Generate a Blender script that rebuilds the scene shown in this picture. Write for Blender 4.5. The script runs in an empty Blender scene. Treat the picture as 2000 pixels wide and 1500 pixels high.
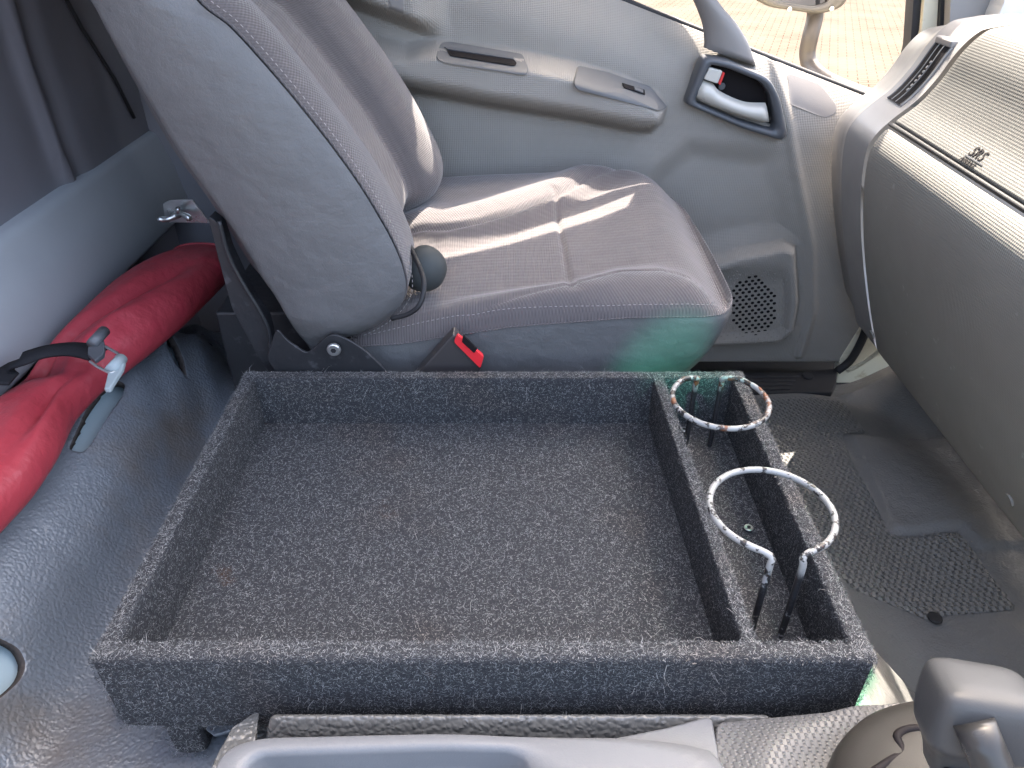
import bpy, math, random
import numpy as np
from mathutils import Vector, Matrix

random.seed(5); rng = np.random.default_rng(5)
S = bpy.context.scene
COL = S.collection
R = math.radians

# ------------------------------------------------------------------ camera
F_PX = 1450.0; PITCH = R(34.1); CAM = np.array([0.0, 0.0, 0.5])
cd = bpy.data.cameras.new('camera'); cam = bpy.data.objects.new('camera', cd); COL.objects.link(cam)
cam.location = CAM; cam.rotation_euler = (math.pi / 2 - PITCH, 0, 0)
cd.sensor_width = 36; cd.lens = 36 * F_PX / 2000; cd.clip_start = 0.01; cd.clip_end = 400
S.camera = cam

# ------------------------------------------------------------------ sky, sun, exposure
KX, KY = -0.16, 0.60                       # sunlight travels (KX, -KY, -1)
SUN = Vector((KX, -KY, -1.0)).normalized()
w = bpy.data.worlds.new('World'); S.world = w; w.use_nodes = True
nt = w.node_tree; nt.nodes.clear()
sky = nt.nodes.new('ShaderNodeTexSky'); sky.sky_type = 'NISHITA'; sky.sun_disc = False
sky.sun_elevation = math.asin(-SUN.z); sky.sun_rotation = math.atan2(-SUN.x, -SUN.y)
sky.dust_density = 6.0; sky.air_density = .8; sky.ozone_density = .6
bg = nt.nodes.new('ShaderNodeBackground'); bg.inputs[1].default_value = 0.15
wo = nt.nodes.new('ShaderNodeOutputWorld')
wb = nt.nodes.new('ShaderNodeMix'); wb.data_type = 'RGBA'; wb.blend_type = 'MULTIPLY'; wb.inputs[0].default_value = 1; wb.inputs[7].default_value = (1.035, 1.0, .925, 1)
nt.links.new(sky.outputs[0], wb.inputs[6]); nt.links.new(wb.outputs[2], bg.inputs[0]); nt.links.new(bg.outputs[0], wo.inputs[0])
ld = bpy.data.lights.new('sun', 'SUN'); ld.energy = 2.2; ld.angle = R(0.55); ld.color = (1.0, 0.91, 0.80)
sun = bpy.data.objects.new('sun', ld); COL.objects.link(sun)
sun.rotation_euler = SUN.to_track_quat('-Z', 'Y').to_euler(); sun.location = (0, 6, 6)
S.view_settings.view_transform = 'Standard'; S.view_settings.look = 'None'
S.view_settings.exposure = 3.5; S.view_settings.gamma = 1.0; S.view_settings.use_curve_mapping = False
S.cycles.use_denoising = True
S.cycles.max_bounces = 7; S.cycles.diffuse_bounces = 5; S.cycles.glossy_bounces = 3
S.cycles.sample_clamp_indirect = 8; S.cycles.caustics_reflective = False; S.cycles.caustics_refractive = False

# ------------------------------------------------------------------ measuring helper: where a sight line meets a plane
CP, SP = math.cos(PITCH), math.sin(PITCH)
def W(px, py, x=None, y=None, z=None):
    d = np.array([px - 1000, F_PX * CP + (750 - py) * SP, -F_PX * SP + (750 - py) * CP])
    if x is not None: t = (x - CAM[0]) / d[0]
    elif y is not None: t = (y - CAM[1]) / d[1]
    else: t = (z - CAM[2]) / d[2]
    return CAM + d * t
def WL(pts, **k): return np.array([W(a, b, **k) for a, b in pts])

# ------------------------------------------------------------------ materials
MATS = {}
def mat(name, col, rough=0.6, spec=0.5, metal=0.0, bump=(), mottle=None, coat=0, sheen=0, fleck=None):
    """bump: tuples (kind, pitch in metres, height in metres[, coords]); mottle: (colour, scale, lo, hi) wear with its own shape"""
    m = bpy.data.materials.new(name); m.use_nodes = True
    N = m.node_tree.nodes; L = m.node_tree.links; b = N['Principled BSDF']
    b.inputs['Base Color'].default_value = (*col, 1); b.inputs['Roughness'].default_value = rough
    b.inputs['Specular IOR Level'].default_value = spec; b.inputs['Metallic'].default_value = metal
    b.inputs['Coat Weight'].default_value = coat; b.inputs['Sheen Weight'].default_value = sheen
    tc = N.new('ShaderNodeTexCoord')
    def noise(scale, detail=3, rough_=0.55, vec='Object'):
        n = N.new('ShaderNodeTexNoise'); n.inputs['Scale'].default_value = scale; n.inputs['Detail'].default_value = detail
        n.inputs['Roughness'].default_value = rough_; L.new(tc.outputs[vec], n.inputs['Vector']); return n
    def mth(op, a, b_=None, c=None):
        n = N.new('ShaderNodeMath'); n.operation = op
        for i, v in enumerate((a, b_, c)):
            if v is None: continue
            if isinstance(v, (int, float)): n.inputs[i].default_value = v
            else: L.new(v, n.inputs[i])
        return n.outputs[0]
    cur = None
    def mixc(fac, c2):
        nonlocal cur
        mx = N.new('ShaderNodeMix'); mx.data_type = 'RGBA'
        L.new(fac, mx.inputs[0])
        if cur is None: mx.inputs[6].default_value = (*col, 1)
        else: L.new(cur, mx.inputs[6])
        mx.inputs[7].default_value = (*c2, 1); cur = mx.outputs[2]
    n0 = noise(9, 4); r = N.new('ShaderNodeMapRange'); L.new(n0.outputs[0], r.inputs[0])
    r.inputs[1].default_value = .35; r.inputs[2].default_value = .7; r.inputs[3].default_value = 0; r.inputs[4].default_value = .35
    mixc(r.outputs[0], tuple(c * .8 for c in col))
    if mottle:
        for (c2, sc, lo, hi) in (mottle if isinstance(mottle[0], tuple) and isinstance(mottle[0][0], tuple) else (mottle,)):
            n1 = noise(sc, 5, .6); r1 = N.new('ShaderNodeMapRange'); L.new(n1.outputs[0], r1.inputs[0])
            r1.inputs[1].default_value = lo; r1.inputs[2].default_value = hi; mixc(r1.outputs[0], c2)
    if fleck:
        v = N.new('ShaderNodeTexVoronoi'); v.inputs['Scale'].default_value = 60; L.new(tc.outputs['Object'], v.inputs['Vector'])
        f = mth('LESS_THAN', v.outputs['Distance'], fleck[0]); mixc(f, fleck[1])
    L.new(cur, b.inputs['Base Color'])
    # roughness variation (smears, dust)
    n2 = noise(14, 4, .6); r2 = N.new('ShaderNodeMapRange'); L.new(n2.outputs[0], r2.inputs[0])
    r2.inputs[1].default_value = .3; r2.inputs[2].default_value = .7
    r2.inputs[3].default_value = max(0, rough - .06); r2.inputs[4].default_value = min(1, rough + .09)
    L.new(r2.outputs[0], b.inputs['Roughness'])
    prev = None
    for bp in bump:
        kind, pitch, h = bp[:3]
        if kind == 'noise': hv = noise(1 / pitch, 3, .5).outputs[0]
        elif kind == 'fold': hv = noise(1 / pitch, 2, .4).outputs[0]
        elif kind == 'pebble':
            # pebbled leather: soft cells with thin valleys
            nn = noise(.35 / pitch, 2); av = N.new('ShaderNodeVectorMath'); av.operation = 'MULTIPLY_ADD'
            L.new(nn.outputs[1], av.inputs[0]); av.inputs[1].default_value = (pitch * 1.5,) * 3; L.new(tc.outputs['Object'], av.inputs[2])
            v = N.new('ShaderNodeTexVoronoi'); v.feature = 'SMOOTH_F1'; v.inputs['Smoothness'].default_value = .6
            v.inputs['Scale'].default_value = 1 / pitch; L.new(av.outputs[0], v.inputs['Vector'])
            hv = mth('SUBTRACT', 1.0, v.outputs['Distance'])
        elif kind == 'crackle':
            v = N.new('ShaderNodeTexVoronoi'); v.feature = 'DISTANCE_TO_EDGE'; v.inputs['Scale'].default_value = 1 / pitch
            nn = noise(.5 / pitch, 2); av = N.new('ShaderNodeVectorMath'); av.operation = 'MULTIPLY_ADD'
            L.new(nn.outputs[1], av.inputs[0]); av.inputs[1].default_value = (pitch,) * 3; L.new(tc.outputs['Object'], av.inputs[2])
            L.new(av.outputs[0], v.inputs['Vector']); hv = mth('MINIMUM', v.outputs['Distance'], .12); hv = mth('MULTIPLY', hv, 8)
        else:
            sx = N.new('ShaderNodeSeparateXYZ'); L.new(tc.outputs['UV'], sx.inputs[0])
            u, v_ = sx.outputs[0], sx.outputs[1]; k = 2 * math.pi / pitch
            if kind == 'dots':
                a = mth('ADD', u, v_); c_ = mth('SUBTRACT', u, v_)
                hv = mth('MULTIPLY', mth('SINE', mth('MULTIPLY', a, k * .7)), mth('SINE', mth('MULTIPLY', c_, k * .7)))
            elif kind == 'weave':
                hv = mth('MULTIPLY', mth('SINE', mth('MULTIPLY', u, k)), mth('SINE', mth('MULTIPLY', v_, k * .62)))
            elif kind == 'weaveobj' or kind == 'ribs':
                hv = mth('SINE', mth('MULTIPLY', u, k))
                hv2 = mth('SINE', mth('MULTIPLY', v_, k * .37)); hv = mth('ADD', hv, mth('MULTIPLY', hv2, .4))
            elif kind == 'chevron':
                tri = mth('PINGPONG', mth('MULTIPLY', u, 1), pitch)
                hv = mth('SINE', mth('MULTIPLY', mth('ADD', v_, tri), k)); 
            elif kind == 'dashes':
                row = mth('FLOOR', mth('DIVIDE', v_, pitch)); off = mth('MULTIPLY', mth('MODULO', row, 2.0), .5)
                a = mth('SINE', mth('MULTIPLY', mth('ADD', mth('DIVIDE', u, pitch * 1.25), off), 2 * math.pi))
                c_ = mth('SINE', mth('MULTIPLY', mth('DIVIDE', v_, pitch), 2 * math.pi))
                hv = mth('MAXIMUM', mth('MULTIPLY', a, c_), .0)
        bn = N.new('ShaderNodeBump'); bn.inputs['Strength'].default_value = 1; bn.inputs['Distance'].default_value = h
        L.new(hv, bn.inputs['Height'])
        if prev is not None: L.new(prev, bn.inputs['Normal'])
        prev = bn.outputs[0]
    if prev is not None: L.new(prev, b.inputs['Normal'])
    MATS[name] = m; return m

M_fabric = mat('seat bolster cloth', (.110, .096, .095), .85, .25, bump=(('weave', .0042, .0004), ('noise', .03, .002)), sheen=.3)
M_fabric2 = mat('seat centre cloth', (.117, .102, .100), .9, .2, bump=(('ribs', .0034, .00025), ('noise', .03, .002)), sheen=.3, mottle=((.13, .112, .108), 22, .55, .8))
M_seatvinyl = mat('seat side vinyl', (.115, .114, .115), .5, .45, bump=(('crackle', .0035, .00012), ('noise', .02, .0022), ('fold', .09, .006)))
M_thread = mat('stitching thread', (.34, .31, .30), .8)
M_door = mat('door plastic', (.300, .276, .246), .55, .4, bump=(('dots', .0045, .00035), ('noise', .004, .0002)))
M_doorsmooth = mat('smooth grey plastic', (.22, .205, .195), .45, .45, bump=(('noise', .0012, .00012),))
M_insert = mat('darker insert plastic', (.13, .13, .132), .5, .4, bump=(('noise', .0012, .0001),))
M_bezel = mat('charcoal bezel plastic', (.085, .09, .10), .35, .5, bump=(('noise', .001, .00006),))
M_cavity = mat('dark cavity plastic', (.014, .012, .013), .6, .1)
M_silver = mat('pale satin paint', (.55, .53, .48), .28, .5)
M_red = mat('red marker', (.65, .03, .03), .4)
M_dash = mat('dash lid plastic', (.105, .104, .098), .6, .25, bump=(('dots', .0052, .00022),))
M_dash2 = mat('dash panel plastic', (.255, .245, .220), .6, .25, bump=(('dots', .0046, .0002), ('noise', .003, .0002)), mottle=((.36, .35, .32), 30, .66, .75))
M_trim = mat('dash trim plastic', (.27, .26, .25), .4, .5, bump=(('noise', .0015, .0001),))
M_black = mat('black painted steel', (.018, .019, .022), .45, .5, bump=(('noise', .01, .0006),), mottle=((.05, .05, .055), 60, .6, .7))
M_rubber = mat('black rubber', (.02, .02, .022), .6, .4)
M_cover = mat('grey vinyl floor cover', (.130, .145, .162), .31, .5, bump=(('pebble', .0036, .0009), ('fold', .09, .006)), mottle=((.115, .105, .095), 7, .48, .7))
M_deck = mat('grey vinyl deck cover', (.125, .13, .14), .36, .5, bump=(('pebble', .0040, .0012), ('noise', .04, .006)), mottle=((.115, .10, .09), 6, .42, .6))
M_strip = mat('shiny vinyl strip', (.13, .13, .125), .25, .55, bump=(('pebble', .0045, .0016),))
M_mat = mat('floor mat rubber', (.165, .162, .155), .5, .4, bump=(('pebble', .0032, .0007), ('noise', .05, .007)), fleck=(.035, (.35, .25, .15)))
M_matdash = mat('dimpled floor mat rubber', (.190, .187, .178), .5, .4, bump=(('dashes', .0085, .0042), ('noise', .05, .003)), fleck=(.035, (.4, .28, .16)))
M_beam = mat('rear rail plastic', (.36, .375, .39), .5, .4, bump=(('noise', .0018, .00008),))
M_rear = mat('rear wall trim', (.20, .195, .215), .55, .35, bump=(('noise', .002, .0001), ('fold', .2, .01)))
M_cream = mat('cream body paint', (.72, .66, .50), .3, .5, mottle=((.45, .36, .2), 35, .6, .75))
M_whitepaint = mat('pale painted metal', (.36, .45, .48), .35, .5)
M_bag = mat('red rubberised vinyl', (.345, .038, .052), .46, .5, bump=(('noise', .0016, .00015), ('noise', .03, .004)), mottle=((.42, .035, .06), 18, .55, .8))
M_strap = mat('black webbing', (.015, .015, .018), .8, .2, bump=(('noise', .0012, .0004),))
M_web = mat('pale grey webbing', (.27, .32, .34), .7, .3, bump=(('noise', .0015, .0003),))
M_steel = mat('zinc steel', (.6, .62, .62), .3, .5, metal=.9, bump=(('noise', .002, .0001),))
M_console = mat('console plastic', (.145, .150, .158), .42, .35, bump=(('noise', .0014, .0002),))
M_console2 = mat('console scale pattern plastic', (.105, .105, .105), .36, .4, bump=(('dashes', .0048, .0006),))
M_knob = mat('gear knob soft plastic', (.05, .052, .054), .36, .22, bump=(('noise', .0009, .00006),))
M_base = mat('gear base plastic', (.034, .032, .029), .42, .18, bump=(('noise', .001, .0001),))
M_button = mat('shiny shift button', (.03, .03, .03), .28, .35)
M_exterior = mat('mirror housing plastic', (.05, .048, .046), .4, .5)
M_tube = mat('mirror arm paint', (.045, .04, .038), .45, .3, bump=(('noise', .004, .0004),))
M_mirror = mat('mirror glass', (.8, .8, .8), .03, .5, metal=1)
M_shell = mat('cab shell lining', (.72, .70, .66), .8, .3)
M_carpetbase = mat('tray carpet base', (.040, .041, .045), .95, .1, bump=(('noise', .003, .002),), mottle=(((.05, .05, .053), 500, .5, .62), ((.07, .04, .025), 11, .66, .76)))
M_buckle = mat('belt buckle plastic', (.05, .045, .045), .4, .5)
M_buttonred = mat('buckle button red', (.75, .03, .04), .35, .5)

def fibre_mat():
    m = bpy.data.materials.new('tray carpet fibres'); m.use_nodes = True
    N = m.node_tree.nodes; L = m.node_tree.links; b = N['Principled BSDF']
    a = N.new('ShaderNodeAttribute'); a.attribute_name = 'tone'
    cr = N.new('ShaderNodeValToRGB'); L.new(a.outputs['Fac'], cr.inputs[0])
    e = cr.color_ramp.elements; e[0].color = (.030, .031, .034, 1); e[1].color = (.42, .41, .39, 1)
    x = e.new(.55); x.color = (.074, .077, .082, 1); x = e.new(.78); x.color = (.23, .235, .24, 1)
    tc = N.new('ShaderNodeTexCoord'); n = N.new('ShaderNodeTexNoise'); n.inputs['Scale'].default_value = 9; n.inputs['Detail'].default_value = 4
    L.new(tc.outputs['Object'], n.inputs['Vector'])
    r = N.new('ShaderNodeMapRange'); L.new(n.outputs[0], r.inputs[0]); r.inputs[1].default_value = .55; r.inputs[2].default_value = .75; r.inputs[4].default_value = .6
    mx = N.new('ShaderNodeMix'); mx.data_type = 'RGBA'; mx.blend_type = 'MULTIPLY'
    L.new(r.outputs[0], mx.inputs[0]); L.new(cr.outputs[0], mx.inputs[6]); mx.inputs[7].default_value = (1.25, .95, .75, 1)
    L.new(mx.outputs[2], b.inputs['Base Color']); b.inputs['Roughness'].default_value = .8; b.inputs['Specular IOR Level'].default_value = .25
    return m
M_fibre = fibre_mat()

def chipped_mat(name, rust, seed, paint):
    m = bpy.data.materials.new(name); m.use_nodes = True
    N = m.node_tree.nodes; L = m.node_tree.links; b = N['Principled BSDF']
    tc = N.new('ShaderNodeTexCoord'); mp = N.new('ShaderNodeMapping'); mp.inputs['Location'].default_value = (seed, seed, 0)
    L.new(tc.outputs['Object'], mp.inputs[0])
    def mask(scale, lo, hi, det=5):
        n = N.new('ShaderNodeTexNoise'); n.inputs['Scale'].default_value = scale; n.inputs['Detail'].default_value = det
        n.inputs['Roughness'].default_value = .65; L.new(mp.outputs[0], n.inputs['Vector'])
        r = N.new('ShaderNodeMapRange'); L.new(n.outputs[0], r.inputs[0]); r.inputs[1].default_value = lo; r.inputs[2].default_value = hi
        return r.outputs[0]
    at = N.new('ShaderNodeAttribute'); at.attribute_name = 'leg'
    def mix(f, a, b_):
        x = N.new('ShaderNodeMix'); x.data_type = 'RGBA'
        L.new(f, x.inputs[0])
        if isinstance(a, tuple): x.inputs[6].default_value = (*a, 1)
        else: L.new(a, x.inputs[6])
        if isinstance(b_, tuple): x.inputs[7].default_value = (*b_, 1)
        else: L.new(b_, x.inputs[7])
        return x.outputs[2]
    pm = mask(110, .5 + paint, .53 + paint)
    ring = mix(pm, (.29, .29, .28), (.022, .02, .02))
    rm = mask(55, .62 - rust, .68 - rust)
    ring = mix(rm, ring, (.20, .075, .035))
    legc = mix(mask(45, .60, .63), (.018, .018, .02), (.3, .3, .3))
    legc = mix(mask(30, .72 - rust, .78 - rust), legc, (.16, .07, .03))
    c = mix(at.outputs['Fac'], ring, legc)
    L.new(c, b.inputs['Base Color']); b.inputs['Roughness'].default_value = .38
    bn = N.new('ShaderNodeBump'); bn.inputs['Distance'].default_value = .0006; L.new(pm, bn.inputs['Height']); bn.inputs['Strength'].default_value = .6
    L.new(bn.outputs[0], b.inputs['Normal'])
    return m

# ------------------------------------------------------------------ object helpers
def tag(o, label=None, cat=None, group=None, kind=None):
    if label: o['label'] = label
    if cat: o['category'] = cat
    if group: o['group'] = group
    if kind: o['kind'] = kind
    return o
def thing(name, label, cat, loc=(0, 0, 0), group=None):
    o = bpy.data.objects.new(name, None); COL.objects.link(o); o.location = loc; o.empty_display_size = .05
    return tag(o, label, cat, group)
def link(name, me, m, parent=None):
    o = bpy.data.objects.new(name, me); COL.objects.link(o)
    if m is not None:
        for x in (m if isinstance(m, (list, tuple)) else (m,)): me.materials.append(x)
    if parent is not None:
        o.parent = parent
        l = Vector((0, 0, 0)); p = parent
        while p is not None: l += p.location; p = p.parent
        o.location = -l
    return o
def mesh(name, V, Fc, m, parent=None, smooth=True, uv=None):
    me = bpy.data.meshes.new(name); me.from_pydata([tuple(map(float, v)) for v in V], [], [tuple(int(i) for i in f) for f in Fc]); me.update()
    if smooth: me.polygons.foreach_set('use_smooth', [True] * len(me.polygons))
    uvl = me.uv_layers.new(name='UVMap')
    li = np.empty(len(me.loops), dtype=np.int64); me.loops.foreach_get('vertex_index', li)
    U = np.asarray(uv) if uv is not None else np.asarray(V)[:, :2]
    uvl.data.foreach_set('uv', U[li].astype(np.float32).ravel())
    return link(name, me, m, parent)
def grid(name, P, m, parent=None, closed=False, flip=False, uv=None, keep=None, mats=None, solid=0):
    P = np.asarray(P, float); a, b = P.shape[:2]
    if uv is None:
        du = np.zeros((a, b)); dv = np.zeros((a, b))
        du[1:] = np.cumsum(np.linalg.norm(np.diff(P, axis=0), axis=2), axis=0)
        dv[:, 1:] = np.cumsum(np.linalg.norm(np.diff(P, axis=1), axis=2), axis=1)
        uv = np.stack([du, dv], 2)
    Fc = []; mi = []
    for i in range(a - 1):
        for j in range(b if closed else b - 1):
            j2 = (j + 1) % b
            if keep is not None and not keep(i, j): continue
            f = [i * b + j, i * b + j2, (i + 1) * b + j2, (i + 1) * b + j]
            Fc.append(f[::-1] if flip else f)
            if mats is not None: mi.append(mats(i, j))
    o = mesh(name, P.reshape(-1, 3), Fc, m, parent, True, uv.reshape(-1, 2))
    if mats is not None: o.data.polygons.foreach_set('material_index', mi)
    if solid:
        md = o.modifiers.new('thickness', 'SOLIDIFY'); md.thickness = solid; md.offset = 0
    return o
def cr(pts, n, closed=False):
    """smooth curve through points, evenly resampled"""
    P = np.asarray(pts, float); k = len(P)
    idx = np.arange(k)
    out = []
    seg = k if closed else k - 1
    for s in range(seg):
        p0 = P[(s - 1) % k] if closed or s > 0 else 2 * P[0] - P[1]
        p1 = P[s]; p2 = P[(s + 1) % k]
        p3 = P[(s + 2) % k] if closed or s + 2 < k else 2 * P[-1] - P[-2]
        t = np.linspace(0, 1, 16, endpoint=False)[:, None]
        out.append(.5 * ((2 * p1) + (-p0 + p2) * t + (2 * p0 - 5 * p1 + 4 * p2 - p3) * t ** 2 + (-p0 + 3 * p1 - 3 * p2 + p3) * t ** 3))
    Q = np.concatenate(out + ([P[:1]] if closed else [P[-1:]]))
    return resample(Q, n, closed)
def resample(Q, n, closed=False):
    Q = np.asarray(Q, float)
    d = np.concatenate([[0], np.cumsum(np.linalg.norm(np.diff(Q, axis=0), axis=1))])
    t = np.linspace(0, d[-1], n, endpoint=not closed)
    return np.stack([np.interp(t, d, Q[:, c]) for c in range(Q.shape[1])], 1)
def roundpoly(poly, r, n=5):
    P = [np.array(p, float) for p in poly]; out = []
    k = len(P); rr = r if hasattr(r, '__len__') else [r] * k
    for i in range(k):
        a, b, c = P[i - 1], P[i], P[(i + 1) % k]
        d1 = (a - b); d2 = (c - b); l1 = np.linalg.norm(d1); l2 = np.linalg.norm(d2)
        q = min(rr[i], l1 * .49, l2 * .49); s = b + d1 / l1 * q; e = b + d2 / l2 * q
        for t in np.linspace(0, 1, n): out.append((1 - t) ** 2 * s + 2 * t * (1 - t) * b + t * t * e)
    return np.array(out)
def sd(X, Y, poly):
    """signed distance to polygon (negative inside)"""
    P = np.asarray(poly, float); d = np.full(X.shape, 1e9); ins = np.zeros(X.shape, bool)
    for i in range(len(P)):
        ax, ay = P[i - 1]; bx, by = P[i]
        ex, ey = bx - ax, by - ay; l = ex * ex + ey * ey + 1e-18
        t = np.clip(((X - ax) * ex + (Y - ay) * ey) / l, 0, 1)
        d = np.minimum(d, np.hypot(X - ax - t * ex, Y - ay - t * ey))
        c = ((ay > Y) != (by > Y)); xi = ax + (Y - ay) * ex / (ey if abs(ey) > 1e-12 else 1e-12)
        ins ^= c & (X < xi)
    return np.where(ins, -d, d)
def dline(X, Y, line):
    P = np.asarray(line, float); d = np.full(X.shape, 1e9)
    for i in range(1, len(P)):
        ax, ay = P[i - 1]; ex, ey = P[i] - P[i - 1]; l = ex * ex + ey * ey + 1e-18
        t = np.clip(((X - ax) * ex + (Y - ay) * ey) / l, 0, 1)
        d = np.minimum(d, np.hypot(X - ax - t * ex, Y - ay - t * ey))
    return d
def ss(a, b, x):
    t = np.clip((x - a) / (b - a), 0, 1); return t * t * (3 - 2 * t)
def trim(A, B, fn):
    """cut a sheet along the outline fn(a, b) = 0 (fn < 0 is kept); border vertices slide onto the outline"""
    cf = fn((A[:-1, :-1] + A[1:, 1:]) / 2, (B[:-1, :-1] + B[1:, 1:]) / 2) < 0
    kept = np.zeros(A.shape, bool); gone = np.zeros(A.shape, bool)
    for di in (0, 1):
        for dj in (0, 1):
            kept[di:A.shape[0] - 1 + di, dj:A.shape[1] - 1 + dj] |= cf; gone[di:A.shape[0] - 1 + di, dj:A.shape[1] - 1 + dj] |= ~cf
    m = kept & gone; A = A.copy(); B = B.copy(); e = 1e-4
    for _ in range(3):
        a, b = A[m], B[m]; f = fn(a, b); ga = (fn(a + e, b) - fn(a - e, b)) / (2 * e); gb = (fn(a, b + e) - fn(a, b - e)) / (2 * e); g2 = ga * ga + gb * gb + 1e-9
        A[m] = a - f * ga / g2; B[m] = b - f * gb / g2
    return A, B, cf
def tube(name, path, r, m, parent=None, res=12, closed=False, caps=True):
    P = np.asarray(path, float); n = len(P)
    rad = np.asarray(r, float) if hasattr(r, '__len__') else np.full(n, r)
    T = np.gradient(P, axis=0) if not closed else np.roll(P, -1, 0) - np.roll(P, 1, 0)
    T /= np.linalg.norm(T, axis=1)[:, None] + 1e-12
    up = np.array([0, 0, 1.]) if abs(T[0][2]) < .9 else np.array([1., 0, 0])
    nrm = np.cross(T[0], up); nrm /= np.linalg.norm(nrm); V = []
    for i in range(n):
        nrm = nrm - T[i] * nrm.dot(T[i]); nrm /= np.linalg.norm(nrm); bn = np.cross(T[i], nrm)
        for k in range(res):
            a = 2 * math.pi * k / res; V.append(P[i] + rad[i] * (math.cos(a) * nrm + math.sin(a) * bn))
    Fc = []
    for i in range(n if closed else n - 1):
        for k in range(res):
            i2 = (i + 1) % n; k2 = (k + 1) % res
            Fc.append((i * res + k, i * res + k2, i2 * res + k2, i2 * res + k))
    if caps and not closed: Fc += [tuple(range(res))[::-1], tuple((n - 1) * res + k for k in range(res))]
    return mesh(name, V, Fc, m, parent)
def prism(name, poly, vec, m, parent=None, bevel=.002, seg=3, uv=None):
    """poly: planar 3D outline, extruded by vec, edges bevelled"""
    P = np.asarray(poly, float); n = len(P); v = np.asarray(vec, float)
    # orient outwards
    nr = np.zeros(3)
    for i in range(n): nr += np.cross(P[i - 1], P[i])
    if nr.dot(v) > 0: P = P[::-1]
    V = np.concatenate([P, P + v])
    Fc = [tuple(range(n)), tuple(range(2 * n - 1, n - 1, -1))] + [(i, i + n, (i + 1) % n + n, (i + 1) % n) for i in range(n)]
    o = mesh(name, V, Fc, m, parent, True, uv)
    if bevel:
        b = o.modifiers.new('bevel', 'BEVEL'); b.width = bevel; b.segments = seg; b.limit_method = 'ANGLE'; b.angle_limit = R(40); b.harden_normals = True
    else:
        o.data.polygons.foreach_set('use_smooth', [False] * len(o.data.polygons))
    return o
def box(name, lo, hi, m, parent=None, bevel=.002, seg=3):
    (x0, y0, z0), (x1, y1, z1) = lo, hi
    return prism(name, [(x0, y0, z0), (x1, y0, z0), (x1, y1, z0), (x0, y1, z0)], (0, 0, z1 - z0), m, parent, bevel, seg)
def disc(name, c, nrm, r, h, m, parent=None, bevel=.0008, n=24):
    nv = Vector(nrm).normalized(); q = nv.to_track_quat('Z', 'Y').to_matrix()
    P = [np.array(c) + np.array(q @ Vector((r * math.cos(a), r * math.sin(a), 0))) for a in np.linspace(0, 2 * math.pi, n, endpoint=False)]
    return prism(name, P, np.array(nv) * h, m, parent, bevel, 2)
def polar(poly, c, n, a0=0):
    """n points where rays from c cross the outline"""
    P = np.asarray(poly, float); out = []
    for k in range(n):
        a = a0 + 2 * math.pi * k / n; d = np.array([math.cos(a), math.sin(a)]); best = None
        for i in range(len(P)):
            A = P[i - 1] - c; E = P[i] - P[i - 1]; den = d[0] * E[1] - d[1] * E[0]
            if abs(den) < 1e-12: continue
            t = (A[0] * E[1] - A[1] * E[0]) / den; s = (A[0] * d[1] - A[1] * d[0]) / den
            if t > 0 and -1e-6 <= s <= 1 + 1e-6 and (best is None or t > best): best = t
        out.append(c + d * (best or 0))
    return np.array(out)

# ================================================================== SETTING
FLOOR = -0.37
def herringbone():
    m = bpy.data.materials.new('herringbone paving'); m.use_nodes = True
    N = m.node_tree.nodes; L = m.node_tree.links; b = N['Principled BSDF']
    tc = N.new('ShaderNodeTexCoord'); mp = N.new('ShaderNodeMapping'); mp.inputs['Rotation'].default_value = (0, 0, R(20)); L.new(tc.outputs['Object'], mp.inputs[0])
    sep = N.new('ShaderNodeSeparateXYZ'); L.new(mp.outputs[0], sep.inputs[0])
    tri = N.new('ShaderNodeMath'); tri.operation = 'SINE'; mu = N.new('ShaderNodeMath'); mu.operation = 'MULTIPLY'; mu.inputs[1].default_value = 2 * math.pi / .22
    L.new(sep.outputs[0], mu.inputs[0]); L.new(mu.outputs[0], tri.inputs[0])
    ad = N.new('ShaderNodeMath'); ad.operation = 'MULTIPLY_ADD'; ad.inputs[1].default_value = .032; L.new(tri.outputs[0], ad.inputs[0]); L.new(sep.outputs[1], ad.inputs[2])
    cb = N.new('ShaderNodeCombineXYZ'); L.new(sep.outputs[0], cb.inputs[0]); L.new(ad.outputs[0], cb.inputs[1])
    br = N.new('ShaderNodeTexBrick'); L.new(cb.outputs[0], br.inputs['Vector']); br.inputs['Scale'].default_value = 1
    br.inputs['Brick Width'].default_value = .22; br.inputs['Row Height'].default_value = .11; br.inputs['Mortar Size'].default_value = .005
    br.inputs['Mortar Smooth'].default_value = .3
    br.inputs['Color1'].default_value = (.072, .058, .048, 1); br.inputs['Color2'].default_value = (.080, .066, .055, 1); br.inputs['Mortar'].default_value = (.032, .018, .011, 1)
    n = N.new('ShaderNodeTexNoise'); n.inputs['Scale'].default_value = 1.3; n.inputs['Detail'].default_value = 6; L.new(tc.outputs['Object'], n.inputs['Vector'])
    r = N.new('ShaderNodeMapRange'); L.new(n.outputs[0], r.inputs[0]); r.inputs[1].default_value = .35; r.inputs[2].default_value = .65; r.inputs[4].default_value = .75
    mx = N.new('ShaderNodeMix'); mx.data_type = 'RGBA'; L.new(r.outputs[0], mx.inputs[0]); L.new(br.outputs[0], mx.inputs[6]); mx.inputs[7].default_value = (.085, .075, .063, 1)
    mx.inputs[0].default_value = .5
    L.new(mx.outputs[2], b.inputs['Base Color']); b.inputs['Roughness'].default_value = .95; b.inputs['Specular IOR Level'].default_value = 0
    bn = N.new('ShaderNodeBump'); bn.inputs['Distance'].default_value = .012; bn.inputs['Strength'].default_value = 1; bn.invert = True
    L.new(br.outputs['Fac'], bn.inputs['Height']); L.new(bn.outputs[0], b.inputs['Normal'])
    return m
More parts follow.
